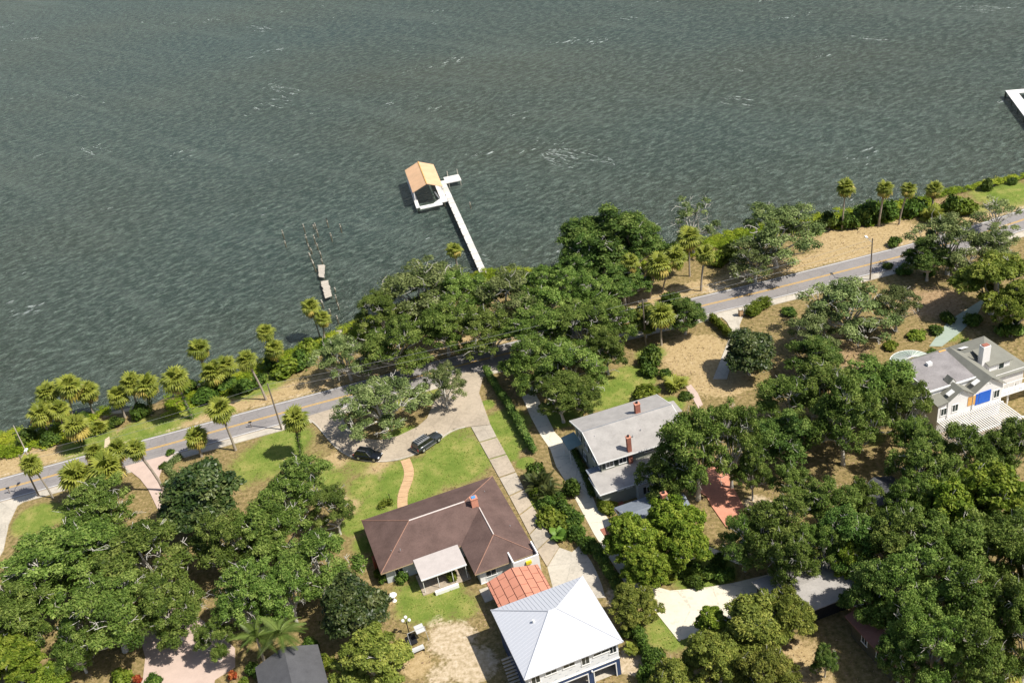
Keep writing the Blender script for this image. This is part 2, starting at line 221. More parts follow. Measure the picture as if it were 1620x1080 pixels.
SHRUBS = [
    ('bush', -91.12, 156.53, 1.88, 2.5, 'shrub at the waterline near the bare pole'),
    ('bush', -85.99, 155.19, 2.34, 2.5, 'dark shrub under the thick palm clump'),
    ('bush', -81.59, 159.68, 1.67, 3, 'shrub below the tallest clump palm'),
    ('palmetto', -77.45, 155.97, 2.35, 2.4, 'grey green palmetto next to the shore path'),
    ('bush', -74.67, 157.04, 1.77, 1.8, 'shrub between the beach and the shadowed path'),
    ('bush', -70.31, 158.74, 1.67, 3.5, 'vine mound beside the twin palms'),
    ('bush', -58.38, 160.93, 2.4, 2.6, 'round dark green shrub on the vine bank'),
    ('bush', -62.1, 164.91, 1.71, 3, 'shrub at the waterline under the slender tall palm'),
    ('bush', -55.63, 164.18, 2.44, 3, 'dark bush beneath the brown skirted palm'),
    ('bush', -51.42, 162.35, 2.17, 2.4, 'leafy bush on the bank under the long leaning palm'),
    ('bush', -48.33, 163.67, 1.94, 2.4, 'bush on the bank west of the lone pole'),
    ('limebush', -43.96, 166.44, 2.71, 3, 'bright broadleaf bush on the bank by the lower shore palm'),
    ('bush', -41.08, 168.36, 2.49, 3, 'bush on the bank before the oak'),
    ('bush', -46.75, 169.09, 1.75, 3, 'bush between the two palms at the water'),
    ('limebush', -39.62, 172.67, 2.53, 3, 'bright bush at the foot of the derelict dock palms'),
    ('bush', -35.89, 172.68, 2.02, 2.5, 'bush at the shore end of the derelict dock'),
    ('bush', -61.9, 145.25, 0.89, 1, 'bluish shrub row plant at the pink driveway corner'),
    ('bush', -62.49, 141.82, 0.87, 1, 'bluish shrub at the bend of the pink driveway'),
    ('palmetto', -74.49, 143.56, 2.0, 3, 'palmetto under the roadside palms'),
    ('limebush', 21.44, 139.74, 2.39, 2.6, 'round clipped bush against the front of the grey house'),
    ('bush', 23.21, 147.0, 1.8, 2.4, 'round dark shrub on the grey house lawn'),
    ('bush', 24.09, 150.11, 2.52, 3.5, 'yellow flecked bush at the lawn corner'),
    ('bush', 25.32, 145.36, 1.56, 1.6, 'low shrub bordering the grey house lawn'),
    ('palmetto', 26.14, 141.35, 2.41, 2.6, 'large leaved plant beside the garden path'),
    ('bush', 27.57, 138.25, 1.29, 1, 'low border shrub along the garden path'),
    ('bush', 80.2, 178.83, 1.81, 2, 'lone rounded bush on the dry lawn by the road'),
    ('limebush', 47.51, 184.2, 2.93, 3.5, 'lime green shore bush'),
    ('limebush', 44.12, 182.92, 2.12, 3, 'lime green bush behind the lone roadside palm'),
    ('bush', 70.23, 190.4, 2.74, 4, 'dark shore thicket bush west of the tall lawn palm'),
    ('bush', 74.93, 190.27, 2.74, 4, 'dark shore bush behind the tall lawn palm'),
    ('bush', 79.4, 191.32, 3.3, 4.5, 'big shore bush between the lawn palms'),
    ('bush', 84.33, 191.67, 2.48, 4, 'shore bush behind the middle lawn palm'),
    ('bush', 89.17, 190.9, 2.75, 4.5, 'shore bush next to the dark thicket palm'),
    ('palmetto', 91.62, 187.18, 2.7, 4, 'drooping palmetto in the shore thicket'),
    ('bush', 95.74, 188.33, 2.72, 4.5, 'tall dark bush of the shore thicket'),
    ('limebush', 98.27, 187.92, 2.71, 4, 'bright broadleaf bush ending the shore thicket'),
    ('bush', 107.96, 197.38, 1.4, 2.5, 'small bush on the water edge of the far lawn'),
    ('bush', 114.02, 198.7, 1.4, 1.5, 'low bush line on the far lawn edge'),
    ('bush', 0.42, 123.02, 1.7, 4, 'small glossy bush at the top of the side garden'),
    ('bush', 5.56, 118.05, 1.45, 3, 'round green shrub on the concrete in the grey house shadow'),
    ('fernpalm', 0.82, 120.49, 2.95, 3.4, 'dark cycad like clump beside the brown house drive'),
    ('fernpalm', 1.95, 117.73, 2.13, 3, 'light spiky leaved clump in the side garden'),
    ('limebush', 1.55, 112.82, 2.07, 2.4, 'orange tinged shrub in the side garden'),
    ('bush', 3.91, 114.4, 1.71, 2.4, 'clipped shrub in the side garden'),
    ('bush', 4.69, 111.78, 1.68, 2.2, 'rounded shrub behind the orange tinged one'),
    ('ear', 2.53, 108.7, 2.29, 2, 'elephant ear plant at the drive apron'),
    ('bush', 4.78, 109.01, 1.65, 2.2, 'shrub behind the elephant ears'),
    ('bush', 5.83, 106.01, 1.44, 2.4, 'shrub on the line beside the bright drive'),
    ('bush', 1.5, 115.93, 1.53, 2, 'leafy shrub between the spiky clump and the orange tinged shrub'),
    ('bush', 3.14, 116.74, 1.34, 2.2, 'shrub between the spiky clump and the bright drive'),
    ('limebush', 0.26, 118.74, 1.26, 2, 'pale shrub at the slab drive below the dark clump'),
    ('limebush', 3.17, 110.98, 1.3, 1.8, 'pale shrub behind the elephant ears and the orange tinged shrub'),
    ('bush', 17.34, 98.63, 1.55, 2, 'dark shrub at the west end of the garden bed'),
    ('bush', 23.08, 96.53, 1.53, 2, 'dark shrub at the east end of the garden bed'),
    ('bush', 19.15, 96.15, 1.35, 1.4, 'low shrub at the concrete edge of the garden bed'),
    ('bush', 23.39, 99.35, 1.21, 1.8, 'shrub beside the thin pale path'),
    ('limebush', 9.95, 113.86, 1.7, 1.6, 'square clipped hedge shrub by the grey house wing'),
    ('bush', -20.49, 105.38, 1.08, 1.6, 'brownish flowering shrub under the brown roof'),
    ('bush', -23.08, 105.46, 0.72, 1.8, 'dark clipped shrub at the brown house corner'),
    ('bush', -24.0, 106.82, 0.54, 2, 'narrow shrub against the brown house wall'),
    ('limebush', -13.38, 104.12, 0.8, 2, 'yellow green plant by the porch awning'),
    ('bush', -7.41, 103.48, 0.62, 1.2, 'clipped shrub beside the terracotta roof'),
    ('limebush', -30.15, 91.93, 0.99, 2.2, 'vivid green shrub beside the dark roof'),
    ('bush', -32.55, 95.37, 1.1, 2, 'variegated shrub behind the dark roof'),
    ('croton', -42.67, 92.26, 0.74, 1.6, 'red leaved shrub by the paver court'),
    ('croton', -55.58, 94.25, 0.67, 1.6, 'red leaved shrub on the far side of the paver court'),
    ('limebush', -40.85, 90.97, 0.82, 1.4, 'lime coloured shrub by the white rail'),
    ('bush', -53.26, 93.4, 1.16, 1.8, 'green shrub at the foot of the paver court'),
    ('limebush', -57.81, 95.03, 1.51, 2, 'yellow green shrub left of the paver court'),
    ('bush', -39.76, 92.55, 1.16, 2, 'shrub between feather palm and dark roof'),
    ('bush', 21.08, 97.07, 1.7, 1.8, 'shaded shrub in the dark garden bed'),
    ('palmetto', 16.2, 97.4, 1.02, 1.6, 'brown tufted plant in the dark garden bed'),
    ('bush', 19.34, 98.76, 1.2, 1.6, 'low shrub in the dark garden bed'),
    ('bush', 8.54, 88.97, 1.13, 2, 'shrub on the sandy side of the white roofed house'),
    ('palmetto', 8.92, 86.54, 1.12, 2.6, 'tufted palm like shrub beside the white roofed house'),
    ('bush', 11.21, 84.12, 1.57, 2.5, 'loose shrub next to the grass strip'),
    ('bush', 9.98, 81.88, 1.54, 2.6, 'loose shrub in the corner of the lot'),
    ('palmetto', 43.64, 87.39, 1.28, 3, 'palmetto showing among the grove oaks'),
    ('bush', 76.27, 139.69, 1.51, 1.6, 'shrub at the porch of the white house'),
    ('bush', 84.6, 141.29, 2.85, 3, 'bush at the picture edge behind the white house'),
    ('bush', 73.63, 145.95, 1.34, 1.5, 'pale shrub beside the east path'),
    ('bush', 80.67, 146.67, 1.57, 2, 'grey shrub under the yellow green tree'),
    ('limebush', 70.1, 145.53, 1.78, 1.2, 'green border shrub before the fan shaped roof'),
    ('limebush', 64.78, 143.48, 1.54, 1.2, 'green border shrub along the east path'),
    ('bush', 76.84, 128.16, 1.64, 3.5, 'dark bush against the white house east side'),
    ('bush', 62.45, 148.98, 1.81, 2, 'grey green shrub under the open limbed oak'),
    ('bush', 77.19, 148.9, 1.59, 2, 'spreading shrub at the side of the pale drive'),
    ('bush', 75.23, 170.64, 1.25, 1, 'low shrub in the shade beside the sidewalk'),
    ('bush', 77.45, 167.91, 1.73, 1.6, 'shaded shrub below the crooked oak'),
    ('bush', 81.03, 165.33, 1.47, 1.6, 'shrub at the foot of the crooked oak'),
    ('limebush', 46.16, 161.34, 1.2, 1.2, 'small bright shrub at the gate hedge'),
    ('bush', 51.58, 159.44, 1.66, 1.4, 'loose shrub behind the sidewalk by the gate'),
    ('bush', 31.88, 170.33, 2.0, 2.5, 'bush below the roadside palm group'),
]
PILINGS = [
    (-52.11, 232.25, 2.3, 'lone outermost piling of the derelict dock'),
    (-51.05, 227.12, 1.6, 'piling just behind the lone outermost piling'),
    (-47.03, 234.13, 2.2, 'upper piling of the west row'),
    (-45.71, 227.0, 2.4, 'second piling of the west row'),
    (-44.88, 223.14, 1.6, 'third piling of the west row'),
    (-44.05, 220.76, 1.5, 'last piling of the west row'),
    (-44.91, 235.63, 1.0, 'short stump between the two piling rows'),
    (-44.14, 234.2, 2, 'upper piling of the middle row'),
    (-43.31, 230.15, 1.8, 'second piling of the middle row'),
    (-43.57, 225.87, 2.4, 'first piling of the row leading to the platform'),
    (-42.65, 222.35, 1.8, 'second piling of the row leading to the platform'),
    (-41.47, 217.45, 1.8, 'third piling of the row leading to the platform'),
    (-40.88, 213.9, 1.4, 'piling at the platform corner'),
    (-41.15, 235.0, 2.2, 'piling with a dark bird like knob'),
    (-39.54, 226.22, 2.2, 'piling nearest the dock side'),
    (-37.48, 230.61, 2.2, 'eastmost piling of the derelict dock'),
    (-43.51, 216.48, 2.2, 'leaning piling west of the small platform'),
    (-41.95, 210.67, 3, 'long leaning piling touching the small platform'),
    (-36.84, 199.05, 1, 'stump below the large platform'),
    (-36.04, 193.54, 2, 'piling halfway to the shore'),
    (-35.42, 190.52, 1.5, 'second piling halfway to the shore'),
    (-37.03, 188.27, 1.6, 'piling beside the broken crosspiece'),
    (-35.14, 184.45, 1.8, 'piling close to the shore remnant'),
    (-38.69, 192.13, 2, 'leaning piling next to the shore palms'),
    (-5.01, 232.95, 1.6, 'single piling standing east of the long dock'),
]
SPOT = {'pole_lamp': (-83.29, 138.98), 'pole_shore': (-89.36, 151.6), 'pole_mid': (-42.61, 147.43), 'pole_hidden': (24.22, 155.98), 'pole_east': (70.28, 167.05), 'suv_a': (-26.32, 136.29), 'suv_b': (-17.11, 137.09), 'lamp_post': (-19.4, 95.25), 'birdbath': (-21.56, 101.77), 'bench': (-18.29, 92.01), 'swing': (-18.21, 94.02), 'mailbox_a': (-48.36, 149.72), 'mailbox_b': (-89.06, 141.21), 'pillar': (43.37, 161.33), 'plat1_a': (-41.71, 212.07), 'plat1_b': (-40.06, 211.83), 'plat1_c': (-39.66, 204.99), 'plat1_d': (-40.96, 205.9), 'plat2_a': (-40.34, 203.45), 'plat2_b': (-38.7, 203.49), 'plat2_c': (-37.13, 195.6), 'plat2_d': (-38.57, 194.88), 'rem_a': (-35.28, 179.82), 'rem_b': (-34.0, 180.2), 'rem_c': (-33.27, 176.92), 'rem_d': (-34.27, 176.47), 'fdock_a': (139.32, 251.38), 'fdock_b': (146.91, 249.69), 'fdock_c': (130.27, 215.63), 'furniture': (-23.76, 122.37), 'fence_a': (-41.1, 91.4), 'fence_b': (-39.18, 92.46), 'feather1': (-35.21, 92.99), 'feather2': (-38.16, 92.91), 'suv_b_front': (-14.81, 137.58), 'suv_b_back': (-18.28, 134.66), 'suv_a_front': (-24.52, 134.34), 'suv_a_back': (-28.5, 136.11), 'gable0': (49.92, 106.18), 'gable1': (52.1, 102.5), 'gable2': (49.97, 99.59)}

# ---------------------------------------------------------------- materials
MATS = {}
class N:
    """small node-tree helper"""
    def __init__(s, name):
        s.m = bpy.data.materials.new(name); s.m.use_nodes = True
        s.t = s.m.node_tree; s.b = s.t.nodes['Principled BSDF']; s.out = s.t.nodes['Material Output']
        MATS[name] = s.m
    def n(s, kind, **kw):
        x = s.t.nodes.new('ShaderNode' + kind)
        for k, v in kw.items(): setattr(x, k, v)
        return x
    def l(s, a, b): s.t.links.new(a, b)
    def coord(s, scale=(1, 1, 1), rot=(0, 0, 0), world=False):
        if world: c = s.n('NewGeometry').outputs['Position']
        else: c = s.n('TexCoord').outputs['Object']
        mp = s.n('Mapping'); mp.inputs['Scale'].default_value = scale; mp.inputs['Rotation'].default_value = rot
        s.l(c, mp.inputs['Vector']); return mp.outputs[0]
    def noise(s, vec, scale, detail=4, rough=.55):
        x = s.n('TexNoise'); x.inputs['Scale'].default_value = scale; x.inputs['Detail'].default_value = detail
        x.inputs['Roughness'].default_value = rough; s.l(vec, x.inputs['Vector']); return x.outputs['Fac']
    def ramp(s, fac, stops):
        x = s.n('ValToRGB'); e = x.color_ramp.elements
        while len(e) < len(stops): e.new(.5)
        for el, (p, c) in zip(e, stops): el.position = p; el.color = tuple(c) + (1,) if len(c) == 3 else c
        s.l(fac, x.inputs['Fac']); return x.outputs['Color']
    def mix(s, fac, a, b, mode='MIX'):
        x = s.n('Mix', data_type='RGBA', blend_type=mode)
        for i, v in ((0, fac), (6, a), (7, b)):
            if hasattr(v, 'links') or hasattr(v, 'is_linked'): s.l(v, x.inputs[i])
            else: x.inputs[i].default_value = v if i == 0 else tuple(v) + (1,)
        return x.outputs[2]
    def math(s, op, a, b=0.0, clamp=False):
        x = s.n('Math', operation=op, use_clamp=clamp)
        for i, v in ((0, a), (1, b)):
            if hasattr(v, 'is_linked'): s.l(v, x.inputs[i])
            else: x.inputs[i].default_value = v
        return x.outputs[0]
    def bump(s, h, dist=.05, strength=1.0):
        x = s.n('Bump'); x.inputs['Distance'].default_value = dist; x.inputs['Strength'].default_value = strength
        s.l(h, x.inputs['Height']); s.l(x.outputs[0], s.b.inputs['Normal'])
    def base(s, c):
        if hasattr(c, 'is_linked'): s.l(c, s.b.inputs['Base Color'])
        else: s.b.inputs['Base Color'].default_value = tuple(c) + (1,)
    def set(s, rough=.8, spec=.3, metal=0.0):
        s.b.inputs['Roughness'].default_value = rough; s.b.inputs['Specular IOR Level'].default_value = spec
        s.b.inputs['Metallic'].default_value = metal; return s

def mat(name, col, rough=.85, spec=.25, var=.25, scale=1.2, fine=14.0, bump=0.0, metal=0.0, tint=None):
    """plain surface with blotchy wear and fine grain"""
    if name in MATS: return MATS[name]
    s = N(name).set(rough, spec, metal); c = s.coord()
    a = s.noise(c, scale, 5, .6); b = s.noise(c, fine, 3, .6)
    f = s.math('ADD', s.math('MULTIPLY', a, .65), s.math('MULTIPLY', b, .35))
    d = [max(0, x * (1 - var)) for x in col]; e = [min(1, x * (1 + var)) for x in (tint or col)]
    s.base(s.ramp(f, [(.3, d), (.5, col), (.72, e)]))
    if bump: s.bump(b, bump)
    return s.m

def paving(name, col, patchy=.18, crack=.28, cell=.22):
    s = N(name).set(.92, .2); c = s.coord(world=True)
    a = s.noise(c, .18, 5, .65); b = s.noise(c, 2.2, 4, .65); f = s.noise(c, 18, 2, .6)
    k = s.math('ADD', s.math('ADD', s.math('MULTIPLY', a, .5), s.math('MULTIPLY', b, .32)), s.math('MULTIPLY', f, .18))
    base = s.ramp(k, [(.34, [x * (1 - patchy * 1.6) for x in col]), (.5, col), (.64, [min(1, x * (1 + patchy)) for x in col])])
    w = s.n('TexVoronoi', feature='DISTANCE_TO_EDGE'); w.inputs['Scale'].default_value = cell
    mx = s.n('Mix', data_type='VECTOR'); mx.inputs[0].default_value = .12; s.l(c, mx.inputs[4]); n = s.n('TexNoise'); n.inputs['Scale'].default_value = .8; s.l(c, n.inputs['Vector']); s.l(n.outputs['Color'], mx.inputs[5])
    s.l(mx.outputs[1], w.inputs['Vector'])
    cr = s.math('MULTIPLY', s.math('LESS_THAN', w.outputs['Distance'], .018), s.math('GREATER_THAN', b, .5))
    st = s.math('MULTIPLY', s.math('GREATER_THAN', s.noise(c, .7, 4, .7), .62), .45)
    col2 = s.mix(s.math('MULTIPLY', cr, crack), base, [x * .35 for x in col]); s.base(s.mix(st, col2, [x * .72 for x in col]))
    s.bump(f, .02, .6)

def leaf_mat(name, dark, mid, light, trans=.22, rough=.55, spec=.16, hue=.022):
    s = N(name).set(rough, spec)
    a = s.n('Attribute', attribute_name='tint', attribute_type='GEOMETRY').outputs['Fac']
    col = s.ramp(a, [(.08, dark), (.5, mid), (.92, light)])
    oi = s.n('ObjectInfo').outputs['Random']
    hs = s.n('HueSaturation')
    s.l(s.math('ADD', .486 - hue / 2, s.math('MULTIPLY', oi, hue)), hs.inputs['Hue'])
    s.l(s.math('ADD', .8, s.math('MULTIPLY', oi, .4)), hs.inputs['Value'])
    s.l(col, hs.inputs['Color'])
    s.l(hs.outputs[0], s.b.inputs['Base Color'])
    tr = s.n('BsdfTranslucent'); s.l(hs.outputs[0], tr.inputs['Color'])
    mx = s.n('MixShader'); mx.inputs[0].default_value = trans
    s.l(s.b.outputs[0], mx.inputs[1]); s.l(tr.outputs[0], mx.inputs[2]); s.l(mx.outputs[0], s.out.inputs['Surface'])
    return s.m

leaf_mat('leaf_oak', (.034, .072, .011), (.118, .205, .034), (.285, .380, .092), trans=.3)
leaf_mat('leaf_dark', (.024, .060, .010), (.082, .162, .028), (.210, .295, .070), trans=.27)
leaf_mat('leaf_grey', (.052, .082, .024), (.135, .190, .056), (.285, .340, .130))
leaf_mat('leaf_magnolia', (.018, .040, .010), (.052, .088, .019), (.140, .170, .055), rough=.42, spec=.35)
leaf_mat('leaf_lime', (.062, .122, .010), (.150, .240, .024), (.300, .375, .052), trans=.3, hue=.012)
leaf_mat('leaf_yellow', (.078, .122, .013), (.160, .228, .032), (.300, .350, .065), trans=.3)
leaf_mat('leaf_olive', (.075, .105, .014), (.155, .200, .034), (.300, .320, .065), hue=.015)
leaf_mat('leaf_bush', (.028, .065, .010), (.072, .140, .020), (.145, .220, .038))
leaf_mat('leaf_croton', (.13, .03, .012), (.30, .06, .02), (.42, .16, .04))
leaf_mat('leaf_vine', (.110, .190, .010), (.220, .335, .022), (.390, .450, .045), trans=.3)
leaf_mat('leaf_hedge', (.060, .105, .010), (.125, .195, .020), (.220, .280, .040), trans=.25)

leaf_mat('grass_green', (.095, .150, .020), (.150, .215, .034), (.270, .290, .070), trans=.15)
leaf_mat('grass_dry', (.16, .125, .055), (.290, .215, .110), (.46, .35, .20), trans=.1)

def frond_mat(name, a, b, trans=.2):
    s = N(name).set(.5, .3); c = s.coord()
    f = s.noise(c, 5, 2)
    oi = s.n('ObjectInfo').outputs['Random']
    f2 = s.math('ADD', s.math('MULTIPLY', f, .5), s.math('MULTIPLY', oi, .5))
    col = s.ramp(f2, [(.25, a), (.75, b)]); s.base(col)
    tr = s.n('BsdfTranslucent'); s.l(col, tr.inputs['Color'])
    mx = s.n('MixShader'); mx.inputs[0].default_value = trans
    s.l(s.b.outputs[0], mx.inputs[1]); s.l(tr.outputs[0], mx.inputs[2]); s.l(mx.outputs[0], s.out.inputs['Surface'])
frond_mat('frond_green', (.140, .175, .020), (.330, .350, .055), .28)
frond_mat('frond_yellow', (.32, .27, .045), (.54, .41, .11))
frond_mat('frond_dead', (.26, .17, .08), (.46, .34, .18), .1)
frond_mat('frond_feather', (.070, .115, .020), (.150, .200, .040))
frond_mat('frond_fern', (.030, .050, .010), (.150, .165, .050))
frond_mat('ear_leaf', (.085, .17, .02), (.20, .33, .05), .3)

mat('bark_grey', (.30, .27, .225), .9, .1, .4, 3, 20)
mat('bark_oak', (.52, .49, .43), .9, .1, .35, 2, 12)
mat('bark_palm', (.34, .29, .23), .95, .1, .35, 3, 12)
paving('asphalt', (.262, .242, .232), .13)
mat('paint_white', (.76, .75, .72), .7, .3, .18, 2, 20)
mat('paint_yellow', (.66, .38, .045), .7, .3, .2, 2, 20)
paving('concrete', (.50, .45, .37), .2)
paving('concrete_old', (.42, .35, .265), .2)
paving('concrete_mid', (.42, .365, .29), .2)
paving('concrete_bright', (.68, .62, .50), .10, .35, .25)
paving('concrete_shadowed', (.32, .31, .305), .2)  # grey house's shadow mixed into the concrete tone; no surface uses it
mat('pavers_pink', (.52, .40, .335), .9, .2, .14, .5, 9)
mat('brick_walk', (.54, .355, .20), .9, .2, .2, 1, 9)
mat('brick_red', (.34, .135, .095), .9, .15, .25, 1.5, 9)
mat('brick_salmon', (.60, .27, .18), .9, .15, .2, 1, 9)
mat('sand', (.55, .45, .31), .95, .1, .15, 1, 9)
mat('roof_brown', (.130, .085, .073), .95, .12, .34, .45, 5)
mat('roof_brown_hip', (.30, .17, .125), .95, .12, .2, 1, 7)
mat('roof_grey', (.36, .338, .315), .95, .15, .2, .6, 4)
mat('roof_bluegrey', (.20, .225, .26), .95, .15, .2, .8, 5)
mat('roof_mauve', (.265, .245, .24), .95, .15, .32, .5, 5)
mat('roof_greygreen', (.225, .22, .185), .95, .15, .16, .6, 6)
mat('roof_charcoal', (.095, .095, .10), .95, .15, .2, .8, 6)
mat('roof_redbrown', (.27, .13, .10), .95, .15, .25, .8, 6)
mat('roof_metal', (.575, .585, .62), .5, .4, .03, .4, 6)
mat('roof_tan', (.66, .42, .25), .9, .15, .16, .5, 5)
mat('roof_awning', (.47, .42, .39), .9, .2, .12, 1, 8)
mat('panel_terracotta', (.55, .235, .155), .8, .25, .10, .8, 8)
mat('panel_dark', (.07, .03, .025), .8, .2)
mat('ridge_white', (.66, .58, .53), .7, .3, .08)
mat('wall_white', (.78, .76, .74), .8, .25, .06, .6, 6)
mat('wall_wrap', (.76, .77, .78), .6, .3, .05, .8, 6)
mat('wall_navy', (.035, .06, .135), .7, .3, .15)
mat('wall_sage', (.33, .34, .28), .85, .2, .1)
mat('wall_palegrey', (.50, .53, .53), .85, .2, .1)
mat('wall_bluegrey', (.36, .40, .45), .85, .2, .1)
mat('wall_green', (.20, .27, .26), .7, .3, .12)
mat('trim_white', (.82, .81, .78), .6, .35, .05)
mat('trim_dark', (.05, .045, .04), .7, .3, .2)
mat('shutter_dark', (.022, .035, .032), .6, .35, .2)
mat('blue_paint', (.018, .12, .55), .6, .35, .1)
mat('plywood', (.72, .40, .13), .8, .2, .15)
mat('flue_eave_shade', (.03, .03, .032), .8, .2, .3)
mat('timber_white', (.82, .80, .75), .8, .2, .06)
mat('timber_weathered', (.47, .42, .35), .9, .15, .2, 2, 9)
mat('timber_dark', (.12, .11, .075), .9, .15, .3, 3, 9)
mat('pole_wood', (.20, .165, .13), .9, .15, .25, 2, 9)
mat('metal_grey', (.42, .43, .44), .5, .5, .1, 2, 9, metal=.3)
mat('metal_black', (.02, .02, .02), .5, .4, .2)
mat('car_black', (.008, .010, .013), .22, .6, .1)
mat('car_slate', (.030, .036, .040), .25, .6, .1)
mat('car_glass', (.006, .008, .010), .06, .8, .05)
mat('car_silver', (.42, .42, .42), .35, .6, .05, metal=.6)
mat('tyre', (.012, .012, .012), .9, .2)
mat('rim_alloy', (.55, .55, .55), .35, .6, .05, metal=.5)
mat('lamp_red', (.35, .02, .015), .3, .5)
mat('lamp_clear', (.75, .76, .78), .15, .6)
mat('globe_white', (.82, .82, .80), .3, .5, .03)
mat('wire', (.20, .20, .20), .6, .3)
mat('plastic_grey', (.50, .50, .48), .6, .3, .1)
mat('red_wood', (.30, .09, .05), .8, .2, .2)
mat('yellow_paint', (.75, .60, .03), .6, .3, .1)
mat('tarp_blue', (.10, .30, .62), .6, .3, .1)
mat('sheet_glassy', (.34, .40, .33), .5, .4, .12)
mat('wood_trim', (.44, .33, .2), .8, .2, .15)

def board_mat(name, a, b):
    s = N(name).set(.85, .2); c = s.coord(); oi = s.n('ObjectInfo').outputs['Random']
    f = s.math('ADD', s.math('MULTIPLY', oi, .55), s.math('MULTIPLY', s.noise(c, 3.0, 4, .65), .45)); s.base(s.ramp(f, [(.15, a), (.8, b)]))
board_mat('dock_board', (.50, .47, .42), (.80, .78, .73))
def glass_mat():
    s = N('window_glass').set(.08, .7); c = s.coord()
    s.base(s.ramp(s.noise(c, .8, 2), [(.35, (.012, .016, .018)), (.7, (.05, .065, .07))]))
glass_mat()

def water_mat():
    s = N('water').set(.16, .27)
    g = s.n('NewGeometry').outputs['Position']
    def mp(scale, rot):
        m = s.n('Mapping'); m.vector_type = 'TEXTURE' if False else 'POINT'
        r = s.n('VectorRotate', rotation_type='Z_AXIS'); r.inputs['Angle'].default_value = rot; s.l(g, r.inputs['Vector'])
        m.inputs['Scale'].default_value = scale; s.l(r.outputs[0], m.inputs['Vector']); return m.outputs[0]
    crest = R(-36)
    big = s.noise(mp((.10, .22, 1), crest), 1.0, 3, .55)
    mid = s.noise(mp((.34, .68, 1), crest), 1.0, 4, .62)
    cross = s.noise(mp((.42, .80, 1), R(-8)), 1.0, 4, .62)
    fine = s.noise(mp((1.25, 2.3, 1), R(-30)), 1.0, 3, .65)
    h = s.math('ADD', s.math('MULTIPLY', big, .9), s.math('MULTIPLY', mid, 1.0))
    h = s.math('ADD', h, s.math('MULTIPLY', cross, .6)); h = s.math('ADD', h, s.math('MULTIPLY', fine, .42))
    gust = s.noise(mp((.012, .020, 1), R(15)), 1.0, 3, .6)
    s.bump(s.math('MULTIPLY', h, s.math('ADD', .55, s.math('MULTIPLY', gust, .95))), 1.6, 1.0)
    # murky shallow-river colour in broad drifting patches
    patch = s.noise(mp((.006, .011, 1), R(20)), 1.0, 3, .5)
    col = s.ramp(patch, [(.32, (.012, .035, .032)), (.50, (.020, .038, .028)), (.68, (.032, .041, .023))])
    sx = s.n('SeparateXYZ'); s.l(g, sx.inputs[0])
    off = s.math('SUBTRACT', sx.outputs[1], s.math('ADD', 178.0, s.math('MULTIPLY', sx.outputs[0], .30)))
    mr = s.n('MapRange', interpolation_type='SMOOTHSTEP'); mr.inputs[1].default_value = 75.0; mr.inputs[2].default_value = 0.0; s.l(s.math('ADD', off, s.math('MULTIPLY', patch, 40.0)), mr.inputs[0])
    col = s.mix(s.math('MULTIPLY', mr.outputs[0], .7), col, (.052, .060, .034))
    # wave highlights painted into the colour: crests lighter than troughs
    crest_light = s.math('ADD', s.math('MULTIPLY', s.math('SUBTRACT', s.math('MULTIPLY', s.math('ADD', mid, cross), .5), .46, True), 4.2), s.math('MULTIPLY', s.math('SUBTRACT', fine, .50, True), 2.2), True)
    col = s.mix(crest_light, col, (.132, .172, .138))
    streak = s.noise(mp((.010, .11, 1), R(48)), 1.0, 3, .6)
    col = s.mix(s.math('MULTIPLY', s.math('SUBTRACT', streak, .52, True), 2.0, True), col, (.105, .135, .108))
    # foam: broken wind rows and small whitecaps
    row = s.noise(mp((.035, .32, 1), R(50)), 1.0, 4, .6)
    line = s.math('LESS_THAN', s.math('ABSOLUTE', s.math('SUBTRACT', row, .5)), .0055)
    keep = s.math('GREATER_THAN', s.noise(mp((.020, .045, 1), R(50)), 1.0, 3, .6), .67)
    brk = s.math('GREATER_THAN', s.noise(mp((.9, .9, 1), 0), 1.0, 3, .7), .44)
    cap = s.math('GREATER_THAN', s.math('MULTIPLY', s.noise(mp((.22, .75, 1), crest), 1.0, 5, .72), s.noise(mp((.03, .05, 1), 0), 1.0, 2, .5)), .435)
    foam = s.math('MAXIMUM', s.math('MULTIPLY', s.math('MULTIPLY', line, keep), brk), cap)
    foam = s.math('MULTIPLY', foam, .55)
    s.base(s.mix(foam, col, (.62, .66, .62)))
    rr = s.math('ADD', .17, s.math('MULTIPLY', foam, .6)); s.l(rr, s.b.inputs['Roughness'])
water_mat()

